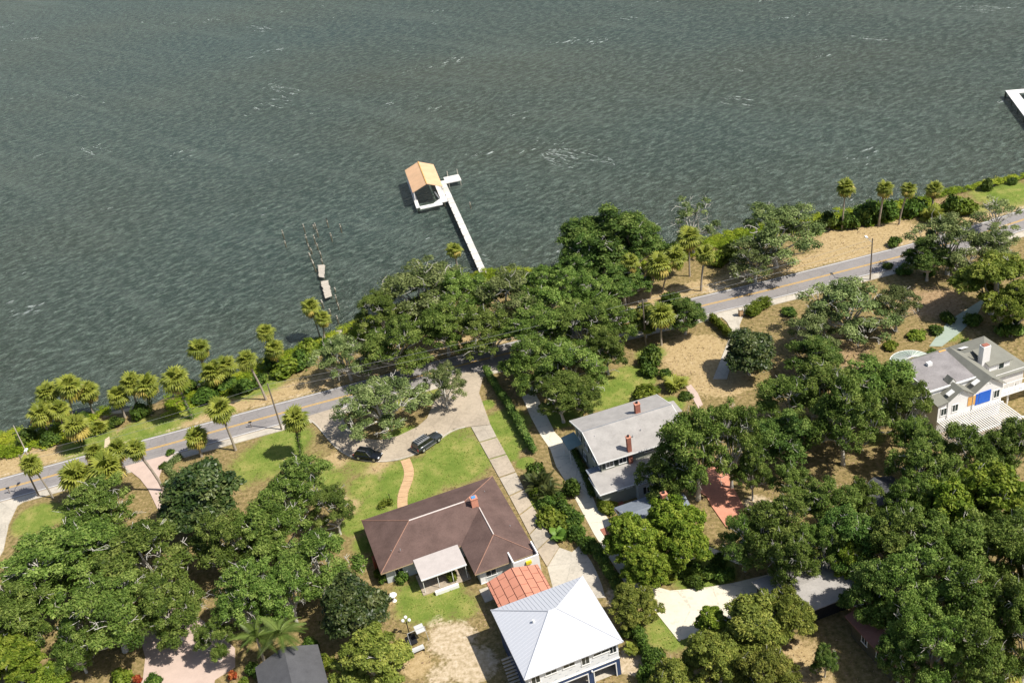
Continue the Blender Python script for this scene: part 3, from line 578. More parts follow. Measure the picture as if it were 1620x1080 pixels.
def ground_mat():
    s = N('ground_cover_soil').set(.95, .1)
    c = s.n('NewGeometry').outputs['Position']
    w = s.n('Attribute', attribute_name='zone', attribute_type='GEOMETRY'); sep = s.n('SeparateColor'); s.l(w.outputs['Color'], sep.inputs[0])
    lawn, dry, bare = sep.outputs[0], sep.outputs[1], sep.outputs[2]; soil = w.outputs['Alpha']
    n1 = s.noise(c, .28, 6, .65); n2 = s.noise(c, 1.6, 5, .65); n3 = s.noise(c, 7.0, 3, .6)
    rough = s.ramp(n2, [(.3, (.12, .105, .036)), (.5, (.25, .190, .080)), (.7, (.40, .29, .15))])
    g = s.ramp(s.math('ADD', s.math('MULTIPLY', n1, .6), s.math('MULTIPLY', n3, .4)), [(.36, (.100, .160, .024)), (.5, (.175, .225, .042)), (.62, (.33, .295, .095))])
    d = s.ramp(s.math('ADD', s.math('MULTIPLY', n2, .6), s.math('MULTIPLY', n3, .4)), [(.3, (.24, .17, .080)), (.5, (.43, .315, .158)), (.7, (.55, .43, .26))])
    b = s.ramp(n2, [(.3, (.30, .235, .13)), (.5, (.50, .395, .26)), (.7, (.64, .53, .39))])
    so = s.ramp(s.math('ADD', s.math('MULTIPLY', n2, .55), s.math('MULTIPLY', n3, .45)), [(.33, (.15, .095, .05)), (.5, (.34, .23, .125)), (.68, (.50, .37, .23))])
    def edge(v, lo=.30, hi=.62):
        k = s.math('ADD', v, s.math('MULTIPLY', s.math('SUBTRACT', s.math('ADD', s.math('MULTIPLY', n1, .5), s.math('MULTIPLY', n2, .5)), .5), 1.3))
        m = s.n('MapRange', interpolation_type='SMOOTHSTEP'); m.inputs[1].default_value = lo; m.inputs[2].default_value = hi
        s.l(k, m.inputs[0]); return m.outputs[0]
    col = s.mix(edge(soil), rough, so); col = s.mix(edge(dry), col, d); col = s.mix(edge(lawn), col, g); col = s.mix(edge(bare), col, b)
    # wet bank below the water line
    z = s.n('SeparateXYZ'); s.l(c, z.inputs[0])
    m = s.n('MapRange'); m.inputs[1].default_value = -.9; m.inputs[2].default_value = -.45; s.l(z.outputs[2], m.inputs[0])
    col = s.mix(m.outputs[0], (.10, .085, .055), col)
    s.base(col); s.bump(s.math('ADD', n3, n2), .10, .8)
ground_mat()

# ---------------------------------------------------------------- mesh helpers
def tag(o, label=None, cat=None, group=None, kind=None):
    if label: o['label'] = label
    if cat: o['category'] = cat
    if group: o['group'] = group
    if kind: o['kind'] = kind
    return o
def link(name, data, parent=None, loc=None):
    o = bpy.data.objects.new(name, data); COL.objects.link(o)
    if parent: o.parent = parent
    if loc: o.location = loc
    return o
def empty(name, loc=(0, 0, 0), rz=0.0, label=None, cat=None, group=None):
    o = link(name, None, None, loc); o.rotation_euler = (0, 0, rz); o.empty_display_size = .3
    return tag(o, label, cat, group)

class MB:
    def __init__(s): s.v = []; s.f = []
    def add(s, vs, fs):
        k = len(s.v); s.v += [tuple(x) for x in vs]; s.f += [tuple(i + k for i in f) for f in fs]; return s
    def box(s, x0, x1, y0, y1, z0, z1):
        return s.add([(x0, y0, z0), (x1, y0, z0), (x1, y1, z0), (x0, y1, z0), (x0, y0, z1), (x1, y0, z1), (x1, y1, z1), (x0, y1, z1)],
                     [(3, 2, 1, 0), (4, 5, 6, 7), (0, 1, 5, 4), (1, 2, 6, 5), (2, 3, 7, 6), (3, 0, 4, 7)])
    def prism(s, poly, z0, z1):
        n = len(poly)
        area = sum(poly[i][0] * poly[(i + 1) % n][1] - poly[(i + 1) % n][0] * poly[i][1] for i in range(n))
        if area < 0: poly = poly[::-1]
        return s.add([(x, y, z0) for x, y in poly] + [(x, y, z1) for x, y in poly],
                     [tuple(range(n))[::-1], tuple(range(n, 2 * n))] + [(i, (i + 1) % n, n + (i + 1) % n, n + i) for i in range(n)])
    def slab(s, pts, t=.14):
        """a sloping roof plane with thickness t below it"""
        n = len(pts); nz = sum((pts[i][0] * pts[(i + 1) % n][1] - pts[(i + 1) % n][0] * pts[i][1]) for i in range(n))
        if nz < 0: pts = pts[::-1]
        return s.add(list(pts) + [(x, y, z - t) for x, y, z in pts],
                     [tuple(range(n)), tuple(range(n, 2 * n))[::-1]] + [(i, n + i, n + (i + 1) % n, (i + 1) % n) for i in range(n)])
    def tube(s, pts, rad, n=6, cap=True):
        pts = [Vector(p) for p in pts]; rad = rad if hasattr(rad, '__len__') else [rad] * len(pts)
        vs = []; fs = []
        for i, p in enumerate(pts):
            d = (pts[min(i + 1, len(pts) - 1)] - pts[max(i - 1, 0)]).normalized()
            a = d.cross(Vector((0, 0, 1)) if abs(d.z) < .9 else Vector((1, 0, 0))).normalized(); b = d.cross(a)
            for k in range(n):
                t = 2 * math.pi * k / n; vs.append(p + (a * math.cos(t) + b * math.sin(t)) * rad[i])
        for i in range(len(pts) - 1):
            for k in range(n):
                fs.append((i * n + k, i * n + (k + 1) % n, (i + 1) * n + (k + 1) % n, (i + 1) * n + k))
        if cap: fs += [tuple(range(n)), tuple(range((len(pts) - 1) * n, len(pts) * n))[::-1]]
        return s.add(vs, fs)
    def cyl(s, x, y, z0, z1, r, n=10, r2=None): return s.tube([(x, y, z0), (x, y, z1)], [r, r if r2 is None else r2], n)
    def mesh(s, name, m, smooth=False):
        me = bpy.data.meshes.new(name); me.from_pydata(s.v, [], s.f); me.update()
        if m: me.materials.append(MATS[m])
        if smooth: me.polygons.foreach_set('use_smooth', [True] * len(me.polygons))
        return me
    def build(s, name, m, parent=None, smooth=False, recalc=False):
        me = s.mesh(name, m, smooth)
        if recalc:
            bm = bmesh.new(); bm.from_mesh(me); bmesh.ops.recalc_face_normals(bm, faces=bm.faces); bm.to_mesh(me); bm.free()
        return link(name, me, parent)

def structure(name, mb, m, label=None, parent=None):
    o = mb.build(name, m, parent)
    if not parent: tag(o, label, None, None, 'structure')
    return o

def offset(line, d):
    p = np.array(line, float); t = np.gradient(p, axis=0); t /= np.linalg.norm(t, axis=1)[:, None]
    return np.stack([p[:, 0] - t[:, 1] * d, p[:, 1] + t[:, 0] * d], 1)
def smooth_line(line, step=2.0):
    p = np.array(line, float); s = np.r_[0, np.cumsum(np.hypot(*np.diff(p, axis=0).T))]
    q = np.arange(0, s[-1], step); a = np.stack([np.interp(q, s, p[:, 0]), np.interp(q, s, p[:, 1])], 1)
    k = 7; w = np.ones(k) / k
    b = np.stack([np.convolve(np.pad(a[:, i], k // 2, mode='edge'), w, 'valid') for i in (0, 1)], 1)
    return b
def strip(line, d0, d1, z, m, name, label=None, z0=None, parent=None):
    a = offset(line, d0); b = offset(line, d1); n = len(a); mb = MB()
    vs = [(x, y, z) for x, y in a] + [(x, y, z) for x, y in b]
    mb.add(vs, [(i, n + i, n + i + 1, i + 1) if d1 < d0 else (i, i + 1, n + i + 1, n + i) for i in range(n - 1)])
    if z0 is not None:
        for e in (a, b):
            mb.add([(x, y, z) for x, y in e] + [(x, y, z0) for x, y in e], [(i, i + 1, n + i + 1, n + i) for i in range(n - 1)])
    return structure(name, mb, m, label, parent)

# ---------------------------------------------------------------- terrain and water
def terrain():
    def axis(lo, hi, step, far):
        a = list(np.arange(lo, hi, step)); g = step; x = hi
        b = [];
        while x < far: b.append(x); g *= 1.35; x += g
        b.append(far); g = step; x = lo - step; c = []
        while x > -far: c.append(x); g *= 1.35; x -= g
        c.append(-far)
        return np.array(c[::-1] + a + b)
    X = axis(-110, 125, .75, 2500); Y = axis(64, 236, .75, 2500)
    gx, gy = np.meshgrid(X, Y); sh = np.array(SHORE)
    o = np.argsort(sh[:, 0]); ys = np.interp(gx, sh[o, 0], sh[o, 1])
    wob = .5 * np.sin(gx * .9) + .35 * np.sin(gx * 2.3 + 1) + .8 * np.sin(gx * .31 + 2)
    d = (ys + wob * .8 - gy) * .92
    z = np.interp(d, [-40, -8, -1.2, .4, 2.2, 3.6], [-4, -2.4, -1.25, -.75, -.12, 0])
    w = np.zeros(gx.shape + (4,)); ix = {'lawn': 0, 'dry': 1, 'bare': 2, 'soil': 3}
    for k, x, y, r, s in ZONES:
        v = s * np.exp(-(((gx - x) ** 2 + ((gy - y) / 1.0) ** 2) / (r * r * 1.15)) ** 1.4)
        w[..., ix[k]] = np.maximum(w[..., ix[k]], v)
    # dry verge along the river side of the road, leaf litter as a base everywhere
    rd = np.array(ROAD); o = np.argsort(rd[:, 0]); yr = np.interp(gx, rd[o, 0], rd[o, 1]); dr = (gy - yr)
    w[..., 1] = np.maximum(w[..., 1], .85 * np.exp(-((dr - 7) / 3.4) ** 2))
    w[..., 2] = np.maximum(w[..., 2], .45 * np.exp(-((dr - 4.6) / .8) ** 2))
    nx, ny = len(X), len(Y)
    me = bpy.data.meshes.new('ground')
    co = np.stack([gx, gy, z], -1).reshape(-1, 3)
    i = np.arange((ny - 1) * (nx - 1)); r_ = i // (nx - 1); c_ = i % (nx - 1); a = r_ * nx + c_
    q = np.stack([a, a + 1, a + 1 + nx, a + nx], 1)
    fill(me, co, q)
    at = me.color_attributes.new('zone', 'FLOAT_COLOR', 'POINT'); at.data.foreach_set('color', w.reshape(-1))
    me.materials.append(MATS['ground_cover_soil']); me.polygons.foreach_set('use_smooth', [True] * len(q))
    tag(link('ground', me), 'sandy ground with lawns, dry grass and leaf litter', kind='structure')
def fill(me, co, q):
    k = q.shape[1]
    me.vertices.add(len(co)); me.vertices.foreach_set('co', np.ascontiguousarray(co, dtype=np.float32).reshape(-1))
    me.loops.add(q.size); me.loops.foreach_set('vertex_index', np.ascontiguousarray(q, dtype=np.int32).reshape(-1))
    me.polygons.add(len(q)); me.polygons.foreach_set('loop_start', np.arange(len(q), dtype=np.int32) * k)
    me.update(calc_edges=True)
terrain()
wm = MB(); wm.add([(-4000, 60, -.9), (4000, 60, -.9), (4000, 6000, -.9), (-4000, 6000, -.9)], [(0, 1, 2, 3)])
structure('water', wm, 'water', 'wind ruffled grey green river')

# ---------------------------------------------------------------- road, walks, drives
road = smooth_line(ROAD, 2.0)
strip(road, -3.75, 3.75, .022, 'asphalt', 'road', 'two lane grey asphalt road along the shore', -.1)
strip(road, 3.30, 3.42, .027, 'paint_white', 'road_edge_line_river', 'white edge line on the river side of the road')
strip(road, -3.42, -3.30, .027, 'paint_white', 'road_edge_line_land', 'white edge line on the house side of the road')
for dd, nm in ((.16, 'river'), (-.16, 'land')):
    strip(road, dd - .07, dd + .07, .027, 'paint_yellow', 'road_centre_line_' + nm, 'yellow centre stripe nearer the %s side' % ('river' if dd > 0 else 'house'))
strip(road, -5.7, -4.02, .12, 'concrete', 'sidewalk', 'pale concrete sidewalk on the house side of the road', -.1)
strip(road, -4.0, -3.76, .10, 'concrete_old', 'kerb', 'concrete kerb on the house side of the road', -.1)
def area(name, poly, z, m, label): return structure(name, MB().prism([tuple(p) for p in poly], -.12, z), m, label)
area('driveway_loop', DRIVE_LOOP, .135, 'concrete_old', 'curving concrete loop drive where two dark cars are parked')
area('driveway_apron', APRON, .045, 'concrete', 'wide concrete apron behind the brown house')
dl = empty('driveway', (0, 0, 0)); tag(dl, 'straight driveway of concrete slabs beside the brown house', None, None, 'structure')
rng = random.Random(4)
for i in range(len(DRIVE_L) - 1):
    a, b = Vector(DRIVE_L[i] + (0,)), Vector(DRIVE_L[i + 1] + (0,)); c, d = Vector(DRIVE_R[i + 1] + (0,)), Vector(DRIVE_R[i] + (0,))
    g = .035; z = .142 + rng.uniform(0, .012)
    p = [a.lerp(b, g), a.lerp(b, 1 - g), d.lerp(c, 1 - g), d.lerp(c, g)]
    s_ = MB().prism([(v.x, v.y) for v in p], -.1, z).build('slab', 'concrete_old' if i % 3 else 'concrete_mid', dl)
# pale raised edging of the loop
ed = DRIVE_LOOP[1:13]; strip(smooth_line(ed, .6), -.12, .12, .17, 'concrete', 'drive_edging', 'pale concrete edging around the loop drive', -.1)
area('concrete_drive_upper', LOT_DRIVE1, .06, 'concrete_bright', 'bright concrete drive coming down from the road to the grey house')
area('concrete_drive_middle', LOT_DRIVE_DARK, .064, 'concrete_bright', 'stretch of pale concrete drive along the side wall of the grey house')
area('concrete_drive_lower', LOT_DRIVE2, .068, 'concrete_bright', 'bright concrete drive and turning area below the grey house')
area('brick_driveway', PINK_DRIVE, .13, 'pavers_pink', 'pinkish brick driveway meeting the road by the palms')
area('west_driveway', WEST_DRIVE, .14, 'concrete', 'concrete driveway at the far west edge')
area('paver_court', COURT, .06, 'pavers_pink', 'pink paver court under the western oaks')
area('gate_driveway', GREEN_DRIVE, .13, 'concrete', 'pale driveway between the clipped hedges')
area('east_driveway', EAST_DRIVE, .06, 'sheet_glassy', 'greenish pale drive north of the white house')
area('garden_path', GARDEN_PATH, .06, 'concrete_bright', 'thin pale path above the dark garden bed')
area('edging_path', EDGE_PATH, .06, 'pavers_pink', 'short pinkish path by the grey house lawn')
area('shore_path', SHORE_PATH, .05, 'sand', 'sandy footpath leading to the little beach')
area('beach', BEACH, -.45, 'sand', 'little sand beach at the water')
patio = area('brick_terrace', BRICK_PATIO, .16, 'brick_salmon', 'salmon brick terrace behind the grey house')
wk = smooth_line(BRICK_WALK, .42)
bw = empty('brick_walk', (0, 0, 0)); tag(bw, 'curving tan brick walk from the loop drive to the brown house', None, None, 'structure')
wa, wb = offset(wk, -.8), offset(wk, .8)
for i in range(len(wk) - 1):
    k = .04
    a = wa[i] * (1 - k) + wa[i + 1] * k; b = wa[i] * k + wa[i + 1] * (1 - k); c = wb[i] * k + wb[i + 1] * (1 - k); d = wb[i] * (1 - k) + wb[i + 1] * k
    MB().prism([tuple(a), tuple(b), tuple(c), tuple(d)], -.05, .05 + .012 * (i % 3)).build('paver', 'brick_walk', bw)

# ---------------------------------------------------------------- foliage meshes
def leaf_mesh(name, cen, rad, per, l, w, seed, m, squash=.75, up=.35, spread=.65, hollow=.45, clump_tint=None):
    """leaf sprigs through the volume of many clumps; tint is a per-sprig number"""
    g = np.random.default_rng(seed); cen = np.asarray(cen, float); rad = np.asarray(rad, float)
    cnt = np.maximum(8, (per * (rad / rad.mean()) ** 2)).astype(int)
    idx = np.repeat(np.arange(len(cen)), cnt); n = len(idx)
    d = g.normal(size=(n, 3)); d /= np.linalg.norm(d, axis=1)[:, None]
    low = d[:, 2] < -.25; d[low, 2] *= -g.uniform(.2, 1, low.sum()); d /= np.linalg.norm(d, axis=1)[:, None]
    rr = (hollow + (1 - hollow) * g.random(n) ** .6)
    rag = 1 + .22 * g.normal(size=n)
    pos = cen[idx] + d * (rad[idx] * rr * rag)[:, None] * np.array([1, 1, squash])
    nor = d * .55 + g.normal(size=(n, 3)) * spread * .6 + np.array([0, 0, up]); nor /= np.linalg.norm(nor, axis=1)[:, None]
    t = np.cross(nor, g.normal(size=(n, 3))); t /= np.linalg.norm(t, axis=1)[:, None] + 1e-9; b = np.cross(nor, t)
    L = l * g.uniform(.4, 1.7, n)[:, None]; W = w * g.uniform(.5, 1.5, n)[:, None]
    co = np.stack([pos - t * L / 2, pos + b * W / 2 + nor * W * .15, pos + t * L / 2, pos - b * W / 2 + nor * W * .15], 1).reshape(-1, 3)
    q = np.arange(n * 4).reshape(n, 4)
    ct = g.normal(.5, .17, len(cen)) if clump_tint is None else np.asarray(clump_tint)
    tint = np.clip(ct[idx] + g.normal(0, .16, n), 0, 1)
    me = bpy.data.meshes.new(name); fill(me, co, q)
    at = me.attributes.new('tint', 'FLOAT', 'FACE'); at.data.foreach_set('value', tint.astype(np.float32))
    me.materials.append(MATS[m]); return me

def limb(mb, g, p, q, r0, r1, sag=.0, k=4):
    p = np.array(p); q = np.array(q); L = np.linalg.norm(q - p); pts = []
    off = g.normal(size=3) * L * .09
    for i in range(k + 1):
        t = i / k; x = p * (1 - t) + q * t + off * math.sin(math.pi * t) + np.array([0, 0, sag * L * math.sin(math.pi * t)])
        pts.append(tuple(x + g.normal(size=3) * L * .02 * (0 < i < k)))
    mb.tube(pts, list(np.linspace(r0, r1, k + 1)), 5, False)

def tree_mesh(kind, seed, Rr, Ht, m, nsub=8, per_sub=13, per=260, l=.42, w=.22, bare=.1, cr=.17, trunk_h=.2, bark='bark_oak', flat=.92, gap=0.0, up=.35):
    """one spreading tree: leaning trunk, limbs to sub-crowns, branches to clumps; crown = leaf sprigs"""
    g = np.random.default_rng(seed); th = Ht * trunk_h; mb = MB()
    top = np.array([g.normal() * .04 * Rr, g.normal() * .04 * Rr, th])
    tr = .026 * Rr + .12
    mb.tube([(0, 0, -.3), (top[0] * .4, top[1] * .4, th * .5), tuple(top)], [tr * 1.5, tr * 1.05, tr], 8, False)
    cen = []; rad = []; a0 = g.uniform(0, 6.28)
    subs = [(np.array([g.normal() * .12 * Rr, g.normal() * .12 * Rr, Ht * g.uniform(.76, .86)]), g.uniform(.28, .36) * Rr)]
    n2 = max(3, nsub // 2 + 1)
    for i in range(nsub):                                   # low outer ring
        a = a0 + 2 * math.pi * i / nsub + g.normal() * .25; far = g.uniform(.50, .76) * Rr
        subs.append((np.array([far * math.cos(a), far * math.sin(a), Ht * g.uniform(.36, .62)]), g.uniform(.25, .37) * Rr))
    for i in range(n2):                                     # higher inner ring
        a = a0 + .5 + 2 * math.pi * i / n2 + g.normal() * .3; far = g.uniform(.28, .5) * Rr
        subs.append((np.array([far * math.cos(a), far * math.sin(a), Ht * g.uniform(.60, .84)]), g.uniform(.27, .37) * Rr))
    for sc, sr in subs:
        limb(mb, g, top, sc - np.array([0, 0, sr * .25]), tr * .62, tr * .26, .10, 5)
        n = int(per_sub * (sr / (.33 * Rr)) ** 2 * g.uniform(.85, 1.15))
        for j in range(n):
            for tries in range(12):
                d = g.normal(size=3); d /= np.linalg.norm(d); d[2] = abs(d[2]) * 1.0 - .28 * (g.random() < .35)
                p = sc + d * np.array([sr, sr, sr * flat]) * g.uniform(.7, 1.08)
                if not cen or min(np.linalg.norm((p - c) * [1, 1, 1.2]) for c in cen) > cr * Rr * .72: break
            p[2] = max(p[2], th * .55)
            mid = sc - np.array([0, 0, sr * .2]) + (p - sc) * .35
            if g.random() < bare:
                e = p + (p - sc) * g.uniform(.10, .3) + np.array([0, 0, .1 * sr])
                limb(mb, g, mid, e, tr * .2, .03, .05, 3)
                for _ in range(2): limb(mb, g, p, p + (p - sc) * .3 + g.normal(size=3) * sr * .22, tr * .11, .025, 0, 2)
                continue
            limb(mb, g, mid, p, tr * .17, .035, .04, 3)
            if g.random() < gap: continue
            cen.append(p); rad.append(cr * Rr * g.uniform(.75, 1.3))
    me = leaf_mesh('crown_' + kind, cen, rad, per, l, w, seed + 77, m, .8, up)
    return mb.mesh('trunk_' + kind, bark, True), me, Rr, Ht

TREE_KINDS = {}
def variants(kind, seeds, **kw):
    TREE_KINDS.setdefault(kind, []).extend(tree_mesh(kind, s, **kw) for s in seeds)
variants('oak', (11, 12, 13, 14, 15), Rr=6.2, Ht=11, m='leaf_oak', per=165, bare=.14, cr=.118, l=.31, w=.17, gap=.05, per_sub=17)
variants('dark', (21, 22, 23), Rr=5.5, Ht=11, m='leaf_dark', per=170, bare=.08, cr=.125, l=.31, w=.17, per_sub=16)
variants('grey', (31, 32, 33), Rr=6.5, Ht=10, m='leaf_grey', per=170, bare=.24, nsub=8, per_sub=11, cr=.125, gap=.22, flat=.75, l=.32, w=.18, bark='bark_oak')
variants('sparse', (41, 42), Rr=5, Ht=11, m='leaf_grey', per=90, bare=.4, nsub=7, per_sub=8, cr=.14, gap=.35, l=.3)
variants('mag', (51, 52), Rr=4.8, Ht=10, m='leaf_magnolia', per=210, bare=.02, cr=.2, l=.55, w=.30, trunk_h=.15, flat=1.0)
variants('lime', (61, 62, 63), Rr=4.5, Ht=8.5, m='leaf_lime', per=150, bare=.05, cr=.13, l=.38, w=.26, flat=1.0, per_sub=16)
variants('yel', (71, 72), Rr=6, Ht=10, m='leaf_yellow', per=180, bare=.07, cr=.125, flat=.95, trunk_h=.14, per_sub=16, l=.34)
variants('olive', (81, 82, 83), Rr=4.6, Ht=7.5, m='leaf_olive', per=175, bare=.07, cr=.125, l=.33, w=.18, trunk_h=.10, flat=1.0, per_sub=17)

CATS = {'oak': 'oak tree', 'dark': 'oak tree', 'grey': 'oak tree', 'sparse': 'tree', 'mag': 'tree', 'lime': 'tree', 'yel': 'tree', 'olive': 'tree'}
NAMES = {'oak': 'oak_tree', 'dark': 'oak_tree', 'grey': 'oak_tree', 'sparse': 'thin_tree', 'mag': 'magnolia_tree', 'lime': 'leafy_tree', 'yel': 'yellow_green_tree', 'olive': 'loquat_tree'}
GROUPS = {'oak': 'live oaks around the houses', 'dark': 'dark oaks', 'grey': 'grey limbed oaks', 'sparse': 'thin trees', 'mag': 'glossy dark trees', 'lime': 'bright green trees', 'yel': 'yellow green trees', 'olive': 'loquat trees'}
rt = random.Random(9)
for i, (k, x, y, r, h, lab) in enumerate(TREES):
    tm, cm, Rr, Ht = TREE_KINDS[k][(i * 7 + 3) % len(TREE_KINDS[k])]
    o = empty(NAMES[k], (x, y, 0), rt.uniform(0, 6.28), lab, CATS[k], GROUPS[k])
    f = r * 1.12 / Rr
    o.scale = (f * rt.uniform(.95, 1.07), f * rt.uniform(.95, 1.07), h / Ht)
    link('trunk', tm, o); link('crown', cm, o)

# ---- shrubs
def shrub_mesh(name, seed, m, n=16, per=120, l=.26, w=.15, cr=.42):
    g = np.random.default_rng(seed); cen = []; rad = []
    for j in range(n):
        d = g.normal(size=3); d /= np.linalg.norm(d); d[2] = abs(d[2]); q = g.uniform(.35, .72)
        cen.append((d[0] * q, d[1] * q, .12 + d[2] * q)); rad.append(cr * g.uniform(.7, 1.2))
    return leaf_mesh(name, cen, rad, per, l, w, seed, m, .9, .3)
SHRUB = {'bush': [shrub_mesh('foliage_bush', s, 'leaf_bush') for s in (1, 2, 3)],
         'limebush': [shrub_mesh('foliage_limebush', s, 'leaf_hedge', l=.3, w=.2) for s in (4, 5)],
         'croton': [shrub_mesh('foliage_croton', 6, 'leaf_croton', n=9, per=60, l=.4, w=.2)]}
stem_me = MB()
for a in range(5):
    stem_me.tube([(.05 * math.cos(a * 1.26), .05 * math.sin(a * 1.26), -.1), (.35 * math.cos(a * 1.26), .35 * math.sin(a * 1.26), .6)], [.04, .015], 4, False)
stem_me = stem_me.mesh('stems', 'bark_grey')

def fan_mesh(name, m, seed, n=13, droop=.35, pet=.36):
    """costapalmate fan frond of unit length along +X"""
    g = random.Random(seed); mb = MB(); c = Vector((pet, 0, .02))
    mb.tube([(0, 0, 0), (pet * .6, 0, .05), tuple(c)], [.022, .016, .012], 4, False)
    for i in range(n):
        a0 = R(-118 + 236 * i / n); a1 = R(-118 + 236 * (i + 1) / n); am = (a0 + a1) / 2
        ln = (1 - pet) * (1.0 - .32 * abs(am) / R(118)) * g.uniform(.88, 1.08)
        def P(a, r, lift): return (c.x + r * math.cos(a), r * math.sin(a), c.z + lift - droop * r * r * 1.4 - .10 * abs(math.sin(a)) * r)
        mb.add([tuple(c), P(a0, ln * .74, 0), P(am, ln * .74, .045), P(a1, ln * .74, 0), P(am + g.uniform(-.03, .03), ln, -.08)],
               [(0, 1, 2), (0, 2, 3), (1, 4, 2), (2, 4, 3)])
    return mb.mesh(name, m)
FANS = [fan_mesh('frond', 'frond_green', s, droop=d) for s, d in ((1, .25), (2, .45), (3, .6))]
FANY = [fan_mesh('frond', 'frond_yellow', s, droop=d) for s, d in ((4, .6), (5, .8))]
FAND = [fan_mesh('frond', 'frond_dead', s, n=9, droop=1.0) for s in (6, 7)]
def palm_crown(root, top, r, rg, n=30, dead=5, lo=-48):
    ga = 2.399
    for i in range(n):
        t = i / (n - 1); el = 86 - (86 - lo) * t ** .8 + rg.uniform(-8, 8); az = i * ga + rg.uniform(-.25, .25)
        if i >= n - dead: me = rg.choice(FAND); el = rg.uniform(-78, -50)
        elif el < -20: me = rg.choice(FANY if rg.random() < .5 else FANS)
        elif el < 10 and rg.random() < .18: me = rg.choice(FANY)
        else: me = rg.choice(FANS)
        f = link('frond', me, root, top); s = r * rg.uniform(.9, 1.15); f.scale = (s, s, s)
        f.rotation_euler = (rg.uniform(-.3, .3), -R(el), az)
rp = random.Random(5)
for i, (bx, by, tx, ty, tz, r, lab) in enumerate(PALMS):
    o = empty('sabal_palm', (bx, by, 0), 0, lab, 'palm', 'sabal palms along the shore and road')
    dx, dy = tx - bx, ty - by; pts = [(dx * t ** 1.5, dy * t ** 1.5, -.2 + (tz + .2) * t) for t in (0, .25, .5, .75, 1)]
    rr = rp.uniform(.14, .23)
    MB().tube(pts, [rr * 1.35, rr, rr * .95, rr, rr * 1.25], 7, False).build('trunk', 'bark_palm', o, True)
    palm_crown(o, (dx, dy, tz), max(r, 1.3) * rp.uniform(1.02, 1.26), rp, rp.randint(38, 52), rp.choice((2, 4, 8)))
    if 'vine' in lab:
        cen = [(pts[2][0] * k / 7 * 2 * .9, pts[2][1] * k / 7 * 2 * .9, .3 + tz * .85 * k / 9) for k in range(9)]
        link('vine', leaf_mesh('vine_sleeve', cen, [.6 - .02 * k for k in range(9)], 90, .24, .16, 300 + i, 'leaf_bush', 1.0, .2), o)

def blade_leaf(name, m, seed, broad=.2, droop=.6, n=6):
    """long arching leaf blade of unit length along +X with a folded midrib"""
    mb = MB(); prev = None; vs = []; fs = []
    for i in range(n + 1):
        t = i / n; x = t * (1 - .2 * droop * t); z = .35 * t - droop * t * t; w = broad * math.sin(math.pi * min(1, .08 + t * .92)) + .005
        vs += [(x, -w, z - w * .3), (x, 0, z), (x, w, z - w * .3)]
        if i: k = 3 * i; fs += [(k - 3, k, k + 1, k - 2), (k - 2, k + 1, k + 2, k - 1)]
    return mb.add(vs, fs).mesh(name, m, True)
def feather_mesh(name, m, seed, n=40, droop=.75, leaf=.25, bw=.012):
    g = random.Random(seed); mb = MB(); sp = []
    for i in range(9):
        t = i / 8; sp.append((t * (1 - .18 * t * droop), 0, .42 * t - droop * t * t))
    mb.tube(sp, [.018, .016, .014, .012, .01, .008, .006, .005, .004], 4, False)
    for i in range(n):
        t = .14 + .86 * i / (n - 1); k = t * 8; j = min(7, int(k)); u = k - j
        p = Vector(sp[j]).lerp(Vector(sp[j + 1]), u); ln = leaf * math.sin(math.pi * (.12 + .8 * t)) * g.uniform(.85, 1.1)
        for sd_ in (-1, 1):
            e = p + Vector((.42 * ln, sd_ * .85 * ln, -.32 * ln)); b = Vector((bw, 0, 0))
            mb.add([p - b, p + b, e], [(0, 1, 2)])
    return mb.mesh(name, m)
FEATHER = [feather_mesh('frond', 'frond_feather', s, droop=d) for s, d in ((1, .55), (2, .8), (3, 1.0))]
FERN = [feather_mesh('frond', 'frond_fern', s, droop=d, leaf=.24, n=18, bw=.035) for s, d in ((4, .5), (5, .75))]
EAR = [blade_leaf('leaf', 'ear_leaf', 1, .36, .5), blade_leaf('leaf', 'ear_leaf', 2, .33, .8)]
rs = random.Random(8)
SH_NAMES = {'bush': 'shrub', 'limebush': 'bright_shrub', 'croton': 'red_shrub', 'palmetto': 'palmetto', 'fernpalm': 'cycad_clump', 'ear': 'elephant_ear_plant'}
for i, (k, x, y, r, h, lab) in enumerate(SHRUBS):
    o = empty(SH_NAMES[k], (x, y, 0), rs.uniform(0, 6.28), lab, 'shrub' if k in ('bush', 'limebush', 'croton') else 'plant', 'shrubs and low plants')
    if k in SHRUB:
        me = SHRUB[k][i % len(SHRUB[k])]; r2 = r * .98
        fo = link('foliage', me, o); fo.scale = (r2 * rs.uniform(.9, 1.15), r2 * rs.uniform(.9, 1.15), h / 1.15)
        st = link('stems', stem_me, o); st.scale = (r2, r2, h)
    else:
        src, n, lo, hi = {'palmetto': (FANS, 22, 5, 80), 'fernpalm': (FERN, 64, 5, 85), 'ear': (EAR, 20, 15, 75)}[k]
        for j in range(n):
            f = link('leaf' if k == 'ear' else 'frond', rs.choice(src), o, (rs.uniform(-.3, .3) * r, rs.uniform(-.3, .3) * r, h * rs.uniform(.1, .35)))
            s = (r if k != 'ear' else r * .75) * rs.uniform(.75, 1.1); f.scale = (s, s, s * .9)
            f.rotation_euler = (rs.uniform(-.2, .2), -R(rs.uniform(lo, hi)), j * 2.4 + rs.uniform(-.3, .3))
